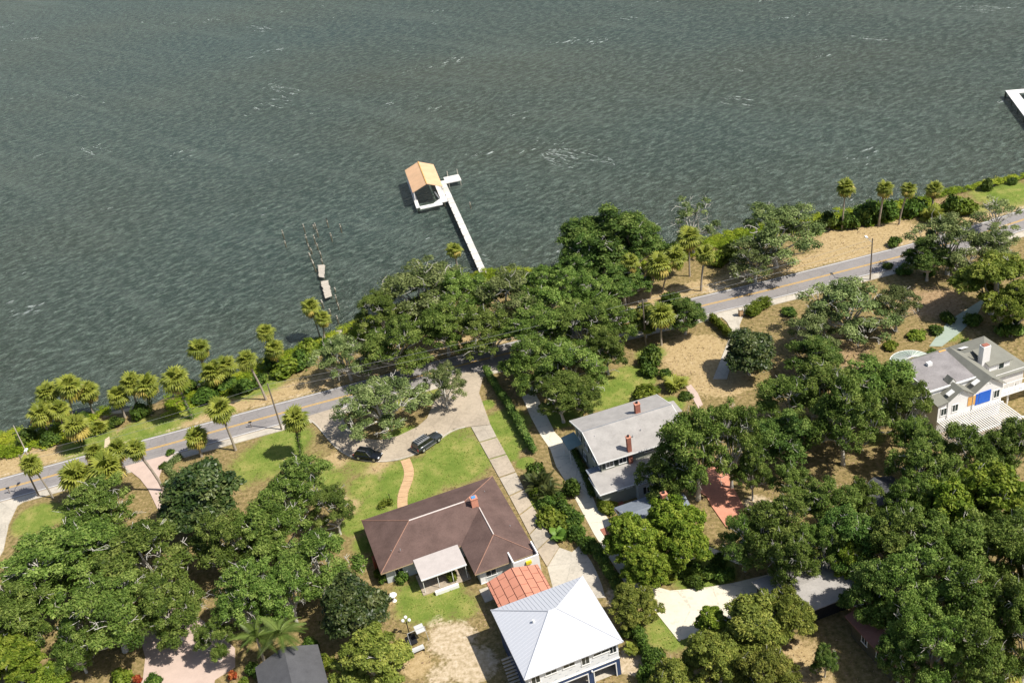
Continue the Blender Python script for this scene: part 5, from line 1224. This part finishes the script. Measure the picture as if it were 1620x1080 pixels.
# ---------------------------------------------------------------- white house with many gables
def gabled_house():
    o = empty('white_gabled_house', (61.5, 118.6, 0), R(13.0), 'rambling white house with grey roofs, white chimney and boarded blue windows', 'house')
    W = 11.3
    body = MB(); body.box(0, W, .2, 9.4, 0, 5.55).box(2.0, 19.4, 9.42, 13.9, 0, 3.7).box(W + .02, 19.0, 4.2, 9.4, 0, 3.9)
    body.build('wall', 'wall_white', o)
    # facade to the garden with two gables
    fa = MB(); gable_wall(fa, 1.6, 6.0, 0, 0, 5.9, 7.35, None, .199); gable_wall(fa, 6.02, W, 0, 0, 5.9, 7.75, None, .199); fa.box(0, 1.58, 0, .199, 0, 5.58)
    fa.build('gabled_front', 'wall_white', o)
    rf = MB(); f = -.35
    for x0, x1, zp, yb in ((1.5, 6.02, 7.5, 3.2), (6.03, W + .35, 7.95, 9.4)):
        xm = (x0 + x1) / 2
        rf.slab([(x0, f, 5.95), (xm, f, zp), (xm, yb, zp), (x0, yb, 5.95)], .1).slab([(xm, f, zp), (x1, f, 5.95), (x1, yb, 5.95), (xm, yb, zp)], .1)
    rf.slab([(-.5, f, 5.78), (1.49, f, 5.98), (1.49, 3, 6.35), (-.5, 3, 6.15)], .12)
    rf.build('gable_roof', 'roof_greygreen', o)
    # shed dormer roof, flat and mauve, with white fascia
    dm = MB().slab([(-.3, 1.9, 7.15), (8.45, 1.9, 7.15), (8.45, 9.6, 7.55), (-.3, 9.6, 7.55)], .2).build('flat_roof', 'roof_mauve', o)
    MB().box(-.36, 8.51, 1.72, 1.896, 6.9, 7.18).build('fascia', 'trim_white', dm); MB().box(-.42, -.302, 1.9, 9.6, 6.95, 7.3).build('fascia', 'trim_white', dm)
    MB().box(-.2, 8.35, 2.0, 9.5, 5.5, 6.98).build('dormer_wall', 'wall_white', o)
    MB().box(7.0, 8.2, 9.3, 9.62, 7.56, 7.62).build('roof_patch', 'plywood', dm)
    v = MB().box(3.2, 4.0, 7.0, 7.6, 7.4, 7.95).build('roof_vent', 'trim_white', dm)
    # A-shaped vent dormer on the front edge and skylights on the slopes
    a = MB().add([(3.1, 2.0, 7.2), (4.5, 2.0, 7.2), (3.8, 2.0, 8.05), (3.1, 3.3, 7.25), (4.5, 3.3, 7.25), (3.8, 3.3, 8.05)], [(0, 1, 2), (5, 4, 3), (0, 2, 5, 3), (1, 4, 5, 2)]).build('vent_dormer', 'roof_greygreen', dm)
    MB().add([(3.3, 1.98, 7.22), (4.3, 1.98, 7.22), (3.8, 1.98, 7.85)], [(0, 1, 2)]).build('vent_face', 'trim_white', a)
    for x, y, z in ((2.35, .6, 6.62), (7.0, .9, 6.85)):
        MB().slab([(x - .5, y - .35, z - .1), (x + .5, y - .35, z + .42), (x + .5, y + .4, z + .42), (x - .5, y + .4, z - .1)], .12).build('skylight', 'trim_white', o)
    # river-side roof skirt and the east wing
    lr = MB().slab([(-.2, 9.55, 5.6), (11.6, 9.55, 5.6), (11.6, 14.6, 3.7), (-.2, 14.6, 3.7)], .14)
    lr.slab([(11.62, 9.2, 5.9), (15.4, 9.2, 5.9), (20.0, 14.6, 3.7), (11.62, 14.6, 3.7)], .14).slab([(15.4, 9.2, 5.9), (20.0, 3.8, 3.7), (20.0, 14.6, 3.7)], .14).slab([(11.0, 9.2, 5.9), (15.4, 9.2, 5.9), (20.0, 3.8, 3.7), (11.0, 3.8, 3.7)], .14)
    lr.build('wing_roof', 'roof_greygreen', o)
    MB().box(13.2, 17.0, 5.2, 8.0, 3.9, 5.6).build('wing_dormer', 'wall_white', o)
    MB().slab([(12.9, 4.9, 5.55), (17.3, 4.9, 5.55), (16.4, 9.0, 6.3), (12.9, 9.0, 6.3)], .12).build('dormer_roof', 'roof_greygreen', o)
    window(o, 's', 15.4, 4.75, 1.1, 1.2, 5.2, pane='shutter_dark', bars=False)
    MB().slab([(12.6, 11.0, 5.35), (13.9, 11.0, 5.35), (13.9, 11.9, 4.98), (12.6, 11.9, 4.98)], .1).build('skylight', 'trim_white', o).location.z = .12
    chimney(o, 13.0, 6.4, 3.5, 8.6, 1.35, 1.0, 'wall_white', 'brick_red', False, -.16)
    for a_, z in ((1.0, 4.1), (3.0, 4.15)): window(o, 's', a_, z, 1.1, 1.4, 0, pane='shutter_dark')
    window(o, 's', 10.3, 4.3, 1.1, 1.5, 0, pane='shutter_dark')
    MB().box(5.2, 6.5, -.06, -.004, 3.7, 5.3).build('boarded_window', 'plywood', o); MB().box(6.55, 7.0, -.06, -.004, 3.4, 5.4).build('blue_panel', 'blue_paint', o); MB().box(7.1, 9.2, -.07, -.004, 3.4, 5.5).build('blue_panel', 'blue_paint', o)
    for x, z in ((3.8, 6.35), (8.68, 6.6)): MB().tube([(x - .35, -.03, z), (x - .2, -.03, z + .22), (x, -.03, z + .3), (x + .2, -.03, z + .22), (x + .35, -.03, z)], .05, 5).build('gable_ornament', 'trim_white', o)
    MB().cyl(1.58, -.08, 0, 5.85, .05, 6).build('downpipe', 'metal_grey', o); MB().cyl(6.0, -.08, 0, 5.85, .05, 6).build('downpipe', 'metal_grey', o)
    # white slatted pergola along the garden front
    pg = MB().box(-.2, W + .3, -4.6, -4.42, 2.45, 2.6).box(-.2, W + .3, -.3, -.12, 2.45, 2.6).build('pergola_frame', 'timber_white', o)
    for k in range(29): x = -.1 + k * .4; MB().box(x, x + .14, -5.0, -.05, 2.602, 2.74).build('slat', 'timber_white', pg)
    for x in (0, 3.7, 7.4, 11.1): MB().box(x - .07, x + .07, -4.58, -4.44, 0, 2.45).build('post', 'timber_white', pg)
    MB().box(-.6, W + 1.2, -5.6, -.01, 0, .18).build('terrace', 'concrete_old', o)
    MB().slab([(8.4, -7.2, 2.3), (12.2, -7.2, 2.3), (12.2, -5.1, 2.6), (8.4, -5.1, 2.6)], .05).build('canvas_shade', 'trim_dark', o)
    # railed walkway on the east
    rw = MB().box(11.35, 24, 1.0, 2.4, 2.3, 2.45).build('walkway', 'timber_white', o)
    for y in (1.05, 2.32): MB().box(11.5, 24, y, y + .07, 3.35, 3.45).build('handrail', 'timber_white', rw)
    for k in range(13):
        for y in (1.05, 2.32): MB().box(11.6 + k, 11.68 + k, y, y + .07, 2.45, 3.35).build('baluster', 'timber_white', rw)
    for x in (14, 18, 22): MB().box(x, x + .2, 1.5, 1.7, 0, 2.3).build('post', 'timber_white', rw)
    # fan-shaped half round porch roof on the river side
    fn = MB(); c = (6.2, 14.7, 3.9); n = 14; pts = [(c[0] + 3.4 * math.cos(math.pi * k / n), c[1] + 3.2 * math.sin(math.pi * k / n), 3.1) for k in range(n + 1)]
    for k in range(n): fn.slab([c, pts[k], pts[k + 1]], .08)
    fan = fn.build('fan_roof', 'sheet_glassy', o)
    for k in range(n + 1): MB().tube([(c[0], c[1], c[2] + .03), (pts[k][0], pts[k][1], 3.14)], .03, 4).build('rib', 'trim_white', fan)
    MB().tube([(p[0], p[1], 3.1) for p in pts], .06, 5).build('rim', 'trim_white', fan)
    for k in (2, 5, 9, 12): MB().cyl(pts[k][0] * .97 + .03 * c[0], pts[k][1] * .99, 0, 3.05, .08, 6).build('column', 'trim_white', fan)
gabled_house()

# ---------------------------------------------------------------- smaller roofs under the trees
def simple_house(name, loc, rz, W, D, E, Z, roofm, wallm, label, cat, wins=(), overhang=.5, axis='x'):
    o = empty(name, loc, R(rz), label, cat); h = overhang
    if axis == 'x': rf = MB().slab([(-h, h, E), (W + h, h, E), (W + h, -D / 2, Z), (-h, -D / 2, Z)], .14).slab([(-h, -D / 2, Z), (W + h, -D / 2, Z), (W + h, -D - h, E), (-h, -D - h, E)], .14)
    else: rf = MB().slab([(-h, h, E), (W / 2, h, Z), (W / 2, -D - h, Z), (-h, -D - h, E)], .14).slab([(W / 2, h, Z), (W + h, h, E), (W + h, -D - h, E), (W / 2, -D - h, Z)], .14)
    roof = rf.build('roof', roofm, o)
    MB().box(0, W, -D, 0, 0, E - .1).build('wall', wallm, o)
    g = MB()
    if axis == 'x':
        for x in (0, W - .2): g.add([(x, 0, E - .1), (x, -D, E - .1), (x, -D / 2, Z - .2), (x + .2, 0, E - .1), (x + .2, -D, E - .1), (x + .2, -D / 2, Z - .2)], [(0, 1, 2), (5, 4, 3), (0, 2, 5, 3), (1, 4, 5, 2)])
    else:
        for y in (0, -D + .2): g.add([(0, y, E - .1), (W, y, E - .1), (W / 2, y, Z - .2), (0, y - .2, E - .1), (W, y - .2, E - .1), (W / 2, y - .2, Z - .2)], [(0, 1, 2), (5, 4, 3), (0, 2, 5, 3), (1, 4, 5, 2)])
    g.build('gable_wall', wallm, o)
    for face, a, z, w, hh, pl in wins: window(o, face, a, z, w, hh, pl)
    return o, roof
gx, gy = SPOT['gable0']
simple_house('grey_gable_house', (gx - .2, gy + .6, 0), -66, 5.2, 6.5, 3.6, 5.2, 'roof_charcoal', 'wall_bluegrey', 'little blue grey gabled house showing through the eastern oaks', 'house', (('s', 1.6, 2.2, .8, 1.2, -6.5), ('s', 3.8, 2.0, .9, 1.4, -6.5), ('w', -2.5, 2.2, 1.0, 1.2, 0)), .3)
g_, gr = simple_house('grey_garage', (26.3, 92.2, 0), 15, 11.5, 6.6, 2.7, 3.3, 'roof_grey', 'flue_eave_shade', 'garage with low grey roof in the lot corner under the oaks', 'garage', (('s', 3.0, 1.4, 1.2, .8, -6.6),))  # near-black walls: shadow under the eaves is put into their colour
simple_house('brown_shingle_house', (35.5, 83.8, 0), 16, 9, 7.5, 3.2, 5.0, 'roof_redbrown', 'timber_dark', 'house with mottled red brown roof below the eastern grove', 'house', (('w', -2.5, 1.7, 1.1, 1.1, 0), ('w', -5.2, 1.7, 1.1, 1.1, 0)), .6, 'y')
simple_house('red_roof_shed', (27.3, 72.3, 0), 3, 5.6, 5, 2.6, 3.6, 'roof_redbrown', 'wall_sage', 'shed with flat pinkish red roof cut by the bottom border', 'shed', (), .3)
simple_house('charcoal_roof_house', (-38.0, 90.6, 0), 16, 7.0, 9.5, 2.9, 4.6, 'roof_charcoal', 'wall_white', 'house with charcoal shingle roof beside the feather palms', 'house', (('w', -3, 1.5, 1.1, 1.1, 0),), .6, 'y')
for i, (x0, y0, lab) in enumerate(((-45.5, 87.6, 'white rail fence by the charcoal roof'),)):
    o = empty('rail_fence', (x0, y0, 0), R(18), lab, 'fence')
    for z in (.55, 1.05): MB().box(0, 6.6, -.03, .03, z, z + .14).build('rail', 'timber_white', o)
    for k in range(5): MB().box(k * 1.6, k * 1.6 + .12, -.08, .08, 0, 1.3).build('post', 'timber_white', o)

# ---------------------------------------------------------------- docks
def boathouse():
    o = empty('boathouse', (-16.2, 247.2, -.9), R(7.6), 'boathouse with tan gable roof over an open slip', 'boathouse')
    hw, y0, y1, E, Z = 3.9, -8.1, 8.3, 4.3, 5.9
    rf = MB().slab([(-hw, y0, E), (0, y0, Z), (0, y1, Z), (-hw, y1, E)], .16).slab([(0, y0, Z), (hw, y0, E), (hw, y1, E), (0, y1, Z)], .16).build('roof', 'roof_tan', o)
    MB().tube([(0, y0, Z + .02), (0, y1, Z + .02)], .14, 5).build('ridge_cap', 'plywood', rf)
    for x in (-hw + .3, hw - .4):
        for k in range(5): y = y0 + .3 + k * 3.9; MB().cyl(x, y, -2, E - .1, .13, 7).build('post', 'timber_white', o)
    MB().box(-hw + .4, hw - .4, y1 - .3, y1 - .15, 2.6, E - .12).build('gable_board', 'timber_white', o)
    dk = MB().box(-hw, -hw + .9, -11.5, y1, 1.25, 1.45).box(hw - 1.2, hw + .4, -11.2, y1, 1.25, 1.45).box(-hw + .9, hw - 1.2, -12.6, -11.0, 1.25, 1.45).box(-hw + .9, hw - 1.2, 6.8, y1, 1.25, 1.45).build('slip_deck', 'dock_board', o)
    MB().add([(hw - 1.2, -11.0, 1.45), (hw - 1.2, -8.6, 1.45), (hw - 3.4, -11.0, 1.45), (hw - 1.2, -11.0, 1.25), (hw - 1.2, -8.6, 1.25), (hw - 3.4, -11.0, 1.25)], [(0, 1, 2), (5, 4, 3), (0, 2, 5, 3), (1, 4, 5, 2), (0, 3, 4, 1)]).build('corner_deck', 'timber_white', o)
    for x in (-hw + .45, hw - .6):
        for y in (-11.3, -8, -4, 0, 4, 8): MB().cyl(x, y, -3, 1.25, .14, 6).build('piling', 'timber_dark', o)
    ld = MB().tube([(hw - 1.5, -9.5, 1.5), (hw - 2.3, -7.4, 3.0)], .05, 5).tube([(hw - 1.3, -9.5, 1.5), (hw - 2.1, -7.4, 3.0)], .05, 5).build('davit', 'metal_grey', o)
boathouse()
def long_dock():
    o = empty('long_dock', (-11.6, 249.5, -.9), R(8.0), 'long narrow white dock running from the shore to the boathouse', 'dock')
    dk = empty('deck', (0, 0, 0)); dk.parent = o
    L = 56.0; n = 110; me = MB().box(-.75, .75, -L / n + .03, 0, 1.42, 1.56).mesh('plank', 'dock_board')
    for k in range(n): link('plank', me, dk, (0, -k * L / n + .8, 0))
    MB().box(-.7, -.55, -L, .8, 1.2, 1.41).build('joist', 'timber_weathered', o); MB().box(.55, .7, -L, .8, 1.2, 1.41).build('joist', 'timber_weathered', o)
    for k in range(13):
        for x in (-.68, .68): MB().cyl(x, -.6 - k * 4.4, -3, 1.38 + .35 * (x < 0), .12, 6).build('piling', 'timber_dark', o)
    MB().box(.76, 4.9, -1.2, 3.2, 1.28, 1.48).build('side_platform', 'dock_board', o)
    for x, y in ((2.0, 3.4), (4.7, 3.4), (1.5, -1.1), (4.6, -1.1)): MB().cyl(x, y, -3, 2.9 if y > 0 else 1.25, .1, 6).build('mooring_post', 'timber_weathered', o)
long_dock()
def platform(name, keys, z, m, label, npl, gap=.05):
    c = [Vector(SPOT[k] + (0,)) for k in keys]; o = empty(name, (c[0].x, c[0].y, 0), 0, label, 'dock'); rg = random.Random(len(label))
    for k in range(npl):
        a, b = k / npl, (k + 1) / npl - gap / npl * 2
        p = [c[0].lerp(c[3], a), c[1].lerp(c[2], a), c[1].lerp(c[2], b), c[0].lerp(c[3], b)]; e = rg.uniform(-.12, .12)
        d = (p[1] - p[0]).normalized() * e
        MB().prism([((v + d).x - c[0].x, (v + d).y - c[0].y) for v in p], z - .08, z + rg.uniform(0, .03)).build('plank', m, o)
    for q in c: MB().cyl((q.x - c[0].x) * .92, (q.y - c[0].y) * .92, -3, z - .1, .12, 6).build('piling', 'timber_dark', o)
platform('derelict_dock_platform', ('plat1_a', 'plat1_b', 'plat1_c', 'plat1_d'), .1, 'timber_weathered', 'smaller weathered platform of the derelict dock, ragged at its outer end', 14)
platform('derelict_dock_platform', ('plat2_a', 'plat2_b', 'plat2_c', 'plat2_d'), .1, 'timber_weathered', 'larger weathered platform of the derelict dock', 18)
platform('derelict_dock_landing', ('rem_a', 'rem_b', 'rem_c', 'rem_d'), .1, 'timber_weathered', 'last boards of the derelict dock at the shore', 8)
rg = random.Random(12)
for x, y, h, lab in PILINGS:
    o = empty('dock_piling', (x, y, -.9), 0, lab, 'piling', 'pilings left standing in the water')
    l = .3 if 'lean' in lab else .05
    MB().tube([(0, 0, -2.5), (-l * h * .7, l * h * .4, h)], .17, 7).build('post', 'timber_dark', o)
    MB().tube([(-l * h * .5, l * h * .29, h * .72), (-l * h * .7 * 1.02, l * h * .4 * 1.02, h + .12)], [.185, .14], 7).build('bleached_top', 'timber_weathered', o)
    if 'bird' in lab: MB().tube([(-.05, .02, h + .1), (-.05, .02, h + .35), (0, .02, h + .55)], [.16, .2, .07], 7).build('knob', 'metal_black', o)
def far_dock():
    a, b, c = (Vector(SPOT[k] + (0,)) for k in ('fdock_a', 'fdock_b', 'fdock_c'))
    o = empty('far_dock', (a.x, a.y, -.9), 0, 'white corner of a dock at the picture edge far out', 'dock')
    for p, q, nm in ((a, b, 'outer_walk'), (a, c, 'side_walk')):
        d = (q - p); n = Vector((-d.y, d.x, 0)).normalized(); 
        if n.dot((c if nm == 'outer_walk' else b) - a) < 0: n = -n
        w = n * 2.6; r = [p - a, q - a, q - a + w, p - a + w]
        MB().prism([(v.x, v.y) for v in r], 1.5, 1.7 + (.01 if nm == 'outer_walk' else 0)).build(nm, 'timber_white', o)
        for k in range(7):
            t = p.lerp(q, k / 6) - a + n * .3; MB().cyl(t.x, t.y, -3, 1.5, .14, 6).build('piling', 'timber_dark', o)
far_dock()

# ---------------------------------------------------------------- poles and wires
TOPS = {}
def pole(key, h, label, lamp=0, can=False, r=.14, m='pole_wood', arm=True, lean=(0, 0)):
    x, y = SPOT[key]; o = empty('utility_pole', (x, y, 0), 0, label, 'utility pole', 'poles along the road')
    MB().tube([(0, 0, -.5), (lean[0], lean[1], h)], [r * 1.2, r * .8], 8).build('shaft', m, o)
    if arm:
        MB().box(-.9 + lean[0], .9 + lean[0], lean[1] - .06, lean[1] + .06, h - .6, h - .45).build('crossarm', m, o)
        for t in (-.8, .0, .8): MB().cyl(t + lean[0], lean[1], h - .44, h - .22, .05, 6).build('insulator', 'plastic_grey', o)
    if can: MB().cyl(.34 + lean[0], lean[1] - .1, h - 2.6, h - 1.5, .27, 10).build('transformer', 'plastic_grey', o)
    if lamp:
        a = MB().tube([(lean[0], lean[1], h - 1.0), (lean[0] + lamp * .7, lean[1] + .8, h - .6), (lean[0] + lamp, lean[1] + 1.8, h - .6)], .05, 6).build('lamp_arm', 'metal_grey', o)
        MB().box(lean[0] + lamp - .2, lean[0] + lamp + .2, lean[1] + 1.6, lean[1] + 2.4, h - .72, h - .5).build('lamp_head', 'globe_white', a)
    TOPS[key] = (x + lean[0], y + lean[1], h)
pole('pole_lamp', 9.0, 'pole with street lamp and white transformer at the west end of the road', .3, True, arm=False)
pole('pole_shore', 7.0, 'thin bare pole on the dry bank beside the shore palms', r=.1, m='timber_weathered', arm=False)
pole('pole_mid', 10.0, 'lone wooden pole at the road edge by the vine wrapped palm', arm=False)
pole('pole_hidden', 10.0, 'wooden pole rising from the oaks near the road', arm=True)
pole('pole_east', 9.0, 'wooden pole with a street lamp beside the eastern road', -.4, False, arm=False)
def wire(a, b, dz, off, label, sag=.5):
    a, b = Vector(TOPS[a]), Vector(TOPS[b]); pts = []
    for k in range(13):
        t = k / 12; p = a.lerp(b, t); pts.append((p.x, p.y + off, p.z + dz - sag * 4 * t * (1 - t)))
    tag(MB().tube(pts, .022, 4).build('power_line', 'wire'), label, 'power line', 'power lines along the road')
for n_, (a, b) in enumerate((('pole_lamp', 'pole_mid'), ('pole_mid', 'pole_hidden'), ('pole_hidden', 'pole_east'))):
    seg = ('west', 'middle', 'east')[n_]
    wire(a, b, -.2, .0, 'upper power line over the %s stretch of the road' % seg); wire(a, b, -1.4, .05, 'lower power line over the %s stretch of the road' % seg, .6)

# ---------------------------------------------------------------- cars
def suv(name, front, back, Lg, Wd, Ht, body, label, boxy):
    f, b = Vector(front + (0,)), Vector(back + (0,)); c = (f + b) / 2; d = (f - b).normalized()
    o = empty(name, (c.x, c.y, .14), math.atan2(d.y, d.x), label, 'car', 'dark cars parked on the loop drive')
    h = Lg / 2; w = Wd / 2; bl = Ht * (.58 if boxy else .56); gc = .28
    # body loft: stations along the car (x, half width, bottom, top)
    st = [(-h, w * .86, .5, bl * .92), (-h + .12, w * .96, .36, bl), (-h * .55, w, gc, bl), (0, w, gc, bl), (h * .38, w, gc, bl * .99), (h * .46, w * .99, gc, bl * .93), (h * .8, w * .95, gc, bl * .86), (h - .12, w * .86, .36, bl * .76), (h, w * .74, .46, bl * .62)]
    vs = []; fs = []
    for x, hw, z0, z1 in st:
        zm = z0 + (z1 - z0) * .62; vs += [(x, -hw * .93, z0), (x, -hw, zm * .8 + z0 * .2), (x, -hw * .985, zm), (x, -hw * .9, z1), (x, hw * .9, z1), (x, hw * .985, zm), (x, hw, zm * .8 + z0 * .2), (x, hw * .93, z0)]
    n = 8
    for i in range(len(st) - 1):
        for k in range(n): fs.append((i * n + k, i * n + (k + 1) % n, (i + 1) * n + (k + 1) % n, (i + 1) * n + k))
    fs += [tuple(range(n))[::-1], tuple(range((len(st) - 1) * n, len(st) * n))]
    bd = MB().add(vs, fs).build('body', body, o, True, True)
    # greenhouse: glass band, roof panel, pillars
    g0, g1 = (-h + .10, h * .30) if boxy else (-h + .22, h * .36); r0, r1 = (-h + .30, h * .08) if boxy else (-h + .70, h * .06)
    zb, zt = bl - .02, Ht - .08; tw = w * (.74 if boxy else .70); bw_ = w * .89
    B4 = [(g0, -bw_, zb), (g1, -bw_, zb), (g1, bw_, zb), (g0, bw_, zb)]; T4 = [(r0, -tw, zt), (r1, -tw, zt), (r1, tw, zt), (r0, tw, zt)]
    gl = MB().add(B4 + T4, [(0, 1, 5, 4), (1, 2, 6, 5), (2, 3, 7, 6), (3, 0, 4, 7), (4, 5, 6, 7)]).build('windows', 'car_glass', o)
    rf = MB().add([(r0 - .05, -tw - .03, zt - .02), (r1 + .03, -tw - .03, zt - .02), (r1 + .03, tw + .03, zt - .02), (r0 - .05, tw + .03, zt - .02), (r0 + .08, -tw + .1, Ht), (r1 - .1, -tw + .1, Ht), (r1 - .1, tw - .1, Ht), (r0 + .08, tw - .1, Ht)],
                  [(3, 2, 1, 0), (4, 5, 6, 7), (0, 1, 5, 4), (1, 2, 6, 5), (2, 3, 7, 6), (3, 0, 4, 7)]).build('roof', body, o)
    for s_ in (-1, 1):
        for t in ((0, .34, .66, 1) if boxy else (0, .4, .72, 1)):
            p = (g0 + (g1 - g0) * t, s_ * (bw_ + .012), zb); q = (r0 + (r1 - r0) * t, s_ * (tw + .012), zt)
            MB().tube([p, q], .045, 5).build('pillar', body, o)
        MB().tube([(r0 + .15, s_ * (tw - .12), Ht + .08), (r1 - .15, s_ * (tw - .12), Ht + .08)], .035, 5).build('roof_rail', 'car_silver', rf)
        MB().box(h * .30, h * .30 + .12, s_ * (w + .10) - .12, s_ * (w + .10) + .12, bl, bl + .2).build('mirror', body, o)
        MB().box(h - .22, h - .04, s_ * w * .62 - .2, s_ * w * .62 + .2, bl * .62, bl * .76).build('headlight', 'lamp_clear', o)
        MB().box(-h - .015, -h + .12, s_ * w * .8 - .1, s_ * w * .8 + .1, bl * .6, bl * .98).build('tail_light', 'lamp_red', o)
        MB().box(-h * .45, h * .42, s_ * w * 1.0 - .05, s_ * w * 1.0 + .05, .28, .36).build('running_board', 'car_silver' if boxy else 'metal_black', o)
        for x in (-h * .60, h * .62):
            wl_ = empty('wheel', (x, s_ * (w - .1), .38)); wl_.parent = o
            MB().tube([(0, -.12, 0), (0, .12, 0)], .38, 16).build('tyre', 'tyre', wl_)
            MB().tube([(0, -.135, 0), (0, .135, 0)], .24, 12).build('rim', 'rim_alloy', wl_)
    if boxy:
        for k in range(6): x = r0 + .3 + k * (r1 - r0 - .6) / 5; MB().box(x - .06, x + .06, -tw + .14, tw - .14, Ht, Ht + .03).build('roof_slat', 'car_silver', rf)
    MB().box(-h + .2, h - .2, -w * .8, w * .8, .2, .34).build('underbody', 'metal_black', o)
    MB().box(h - .10, h + .02, -w * .55, w * .55, bl * .42, bl * .64).build('grille', 'metal_black', o)
    MB().box(-h - .03, -h + .1, -w * .85, w * .85, .4, .56).build('bumper', 'car_silver' if boxy else body, o)
suv('parked_car', SPOT['suv_a_front'], SPOT['suv_a_back'], 4.75, 1.92, 1.70, 'car_black', 'black rounded car parked on the curve of the loop drive', False)
suv('parked_car', SPOT['suv_b_front'], SPOT['suv_b_back'], 5.5, 2.02, 1.92, 'car_slate', 'long boxy dark car with silver roof slats on the loop drive', True)

# ---------------------------------------------------------------- garden things
def lamp_post():
    x, y = SPOT['lamp_post']; o = empty('lamp_post', (x, y, 0), 0, 'black garden lamp post with white globes on the back lawn', 'lamp post')
    MB().cyl(0, 0, 0, 2.5, .07, 8).build('post', 'metal_black', o); MB().cyl(0, 0, 0, .35, .2, 10, .1).build('base', 'metal_black', o)
    for k, (dx, dy, z) in enumerate(((-.42, 0, 2.55), (.42, 0, 2.5), (0, .25, 2.85))):
        a = MB().tube([(0, 0, 2.2), (dx * .7, dy * .7, 2.2), (dx, dy, z - .1)], .035, 5).build('arm', 'metal_black', o)
        bm = bmesh.new(); bmesh.ops.create_icosphere(bm, subdivisions=2, radius=.24, matrix=Matrix.Translation((dx, dy, z + .12))); me = bpy.data.meshes.new('globe'); bm.to_mesh(me); bm.free(); me.materials.append(MATS['globe_white']); link('globe', me, a)
lamp_post()
x, y = SPOT['birdbath']; o = empty('birdbath', (x, y, 0), 0, 'small white birdbath on the back lawn', 'birdbath')
MB().cyl(0, 0, 0, .18, .34, 10, .22).build('base', 'trim_white', o); MB().tube([(0, 0, .18), (0, 0, .55), (0, 0, .95)], [.17, .11, .17], 8).build('pedestal', 'trim_white', o); MB().tube([(0, 0, .95), (0, 0, 1.05), (0, 0, 1.14)], [.2, .5, .55], 14).build('bowl', 'trim_white', o)
x, y = SPOT['bench']; o = empty('garden_bench', (x, y, 0), R(20), 'pale rounded garden bench below the mesh screened shelter', 'bench')
for k in range(5): a = R(-10 + 40 * k); MB().box(-.95, .95, -.08, .08, -.025, .025).build('slat', 'plastic_grey', o); s_ = o.children[-1]; s_.location = (0, -.25 + .15 * k, .5 + .04 * math.sin(a)); s_.rotation_euler = (R(-20 + 10 * k), 0, 0)
for t in (-.85, .85):
    MB().box(t - .05, t + .05, -.3, .35, 0, .46).build('leg', 'metal_black', o)
x, y = SPOT['swing']; o = empty('garden_swing', (x, y, 0), R(20), 'garden swing frame with a pale canopy and dark mesh side', 'garden swing')
MB().slab([(-.1, -.6, 1.75), (1.1, -.6, 1.75), (1.1, .7, 1.95), (-.1, .7, 1.95)], .05).build('canopy', 'plastic_grey', o)
for t in (-1.2, 1.2):
    MB().tube([(t, -.8, 0), (t, 0, 1.9), (t, .8, 0)], .04, 5).build('frame_leg', 'metal_grey', o)
MB().tube([(-1.2, 0, 1.9), (1.2, 0, 1.9)], .04, 5).build('top_bar', 'metal_grey', o)
MB().box(-1.6, -.2, -.6, .5, .28, .34).build('seat', 'metal_black', o); MB().box(-1.6, -.2, .5, .56, .34, .9).build('backrest', 'metal_black', o)
for key, lab in (('mailbox_a', 'dark mailbox on a post by the lawn palm'), ('mailbox_b', 'dark mailbox on a post near the street lamp pole')):
    x, y = SPOT[key]; o = empty('mailbox', (x, y, 0), R(12), lab, 'mailbox', 'mailboxes along the road')
    MB().box(-.05, .05, -.05, .05, 0, 1.05).build('post', 'pole_wood', o); MB().tube([(-.28, 0, 1.2), (.28, 0, 1.2)], .14, 8).build('box', 'metal_black', o)
x, y = SPOT['pillar']; o = empty('gate_pillar', (x, y, 0), R(13), 'tan brick gate pillar at the end of the east hedge', 'pillar')
MB().box(-.35, .35, -.35, .35, 0, 1.5).build('shaft', 'brick_walk', o); MB().box(-.43, .43, -.43, .43, 1.5, 1.62).build('cap', 'concrete', o)
x, y = SPOT['furniture']; o = empty('garden_stake', (x + 1.2, y + .6, 0), 0, 'thin dark stake beside the clipped box border', 'stake')
MB().cyl(0, 0, 0, 1.5, .05, 6).build('shaft', 'metal_black', o)
MB().cyl(0, 0, 1.5, 1.62, .09, 8).build('knob', 'metal_black', o)
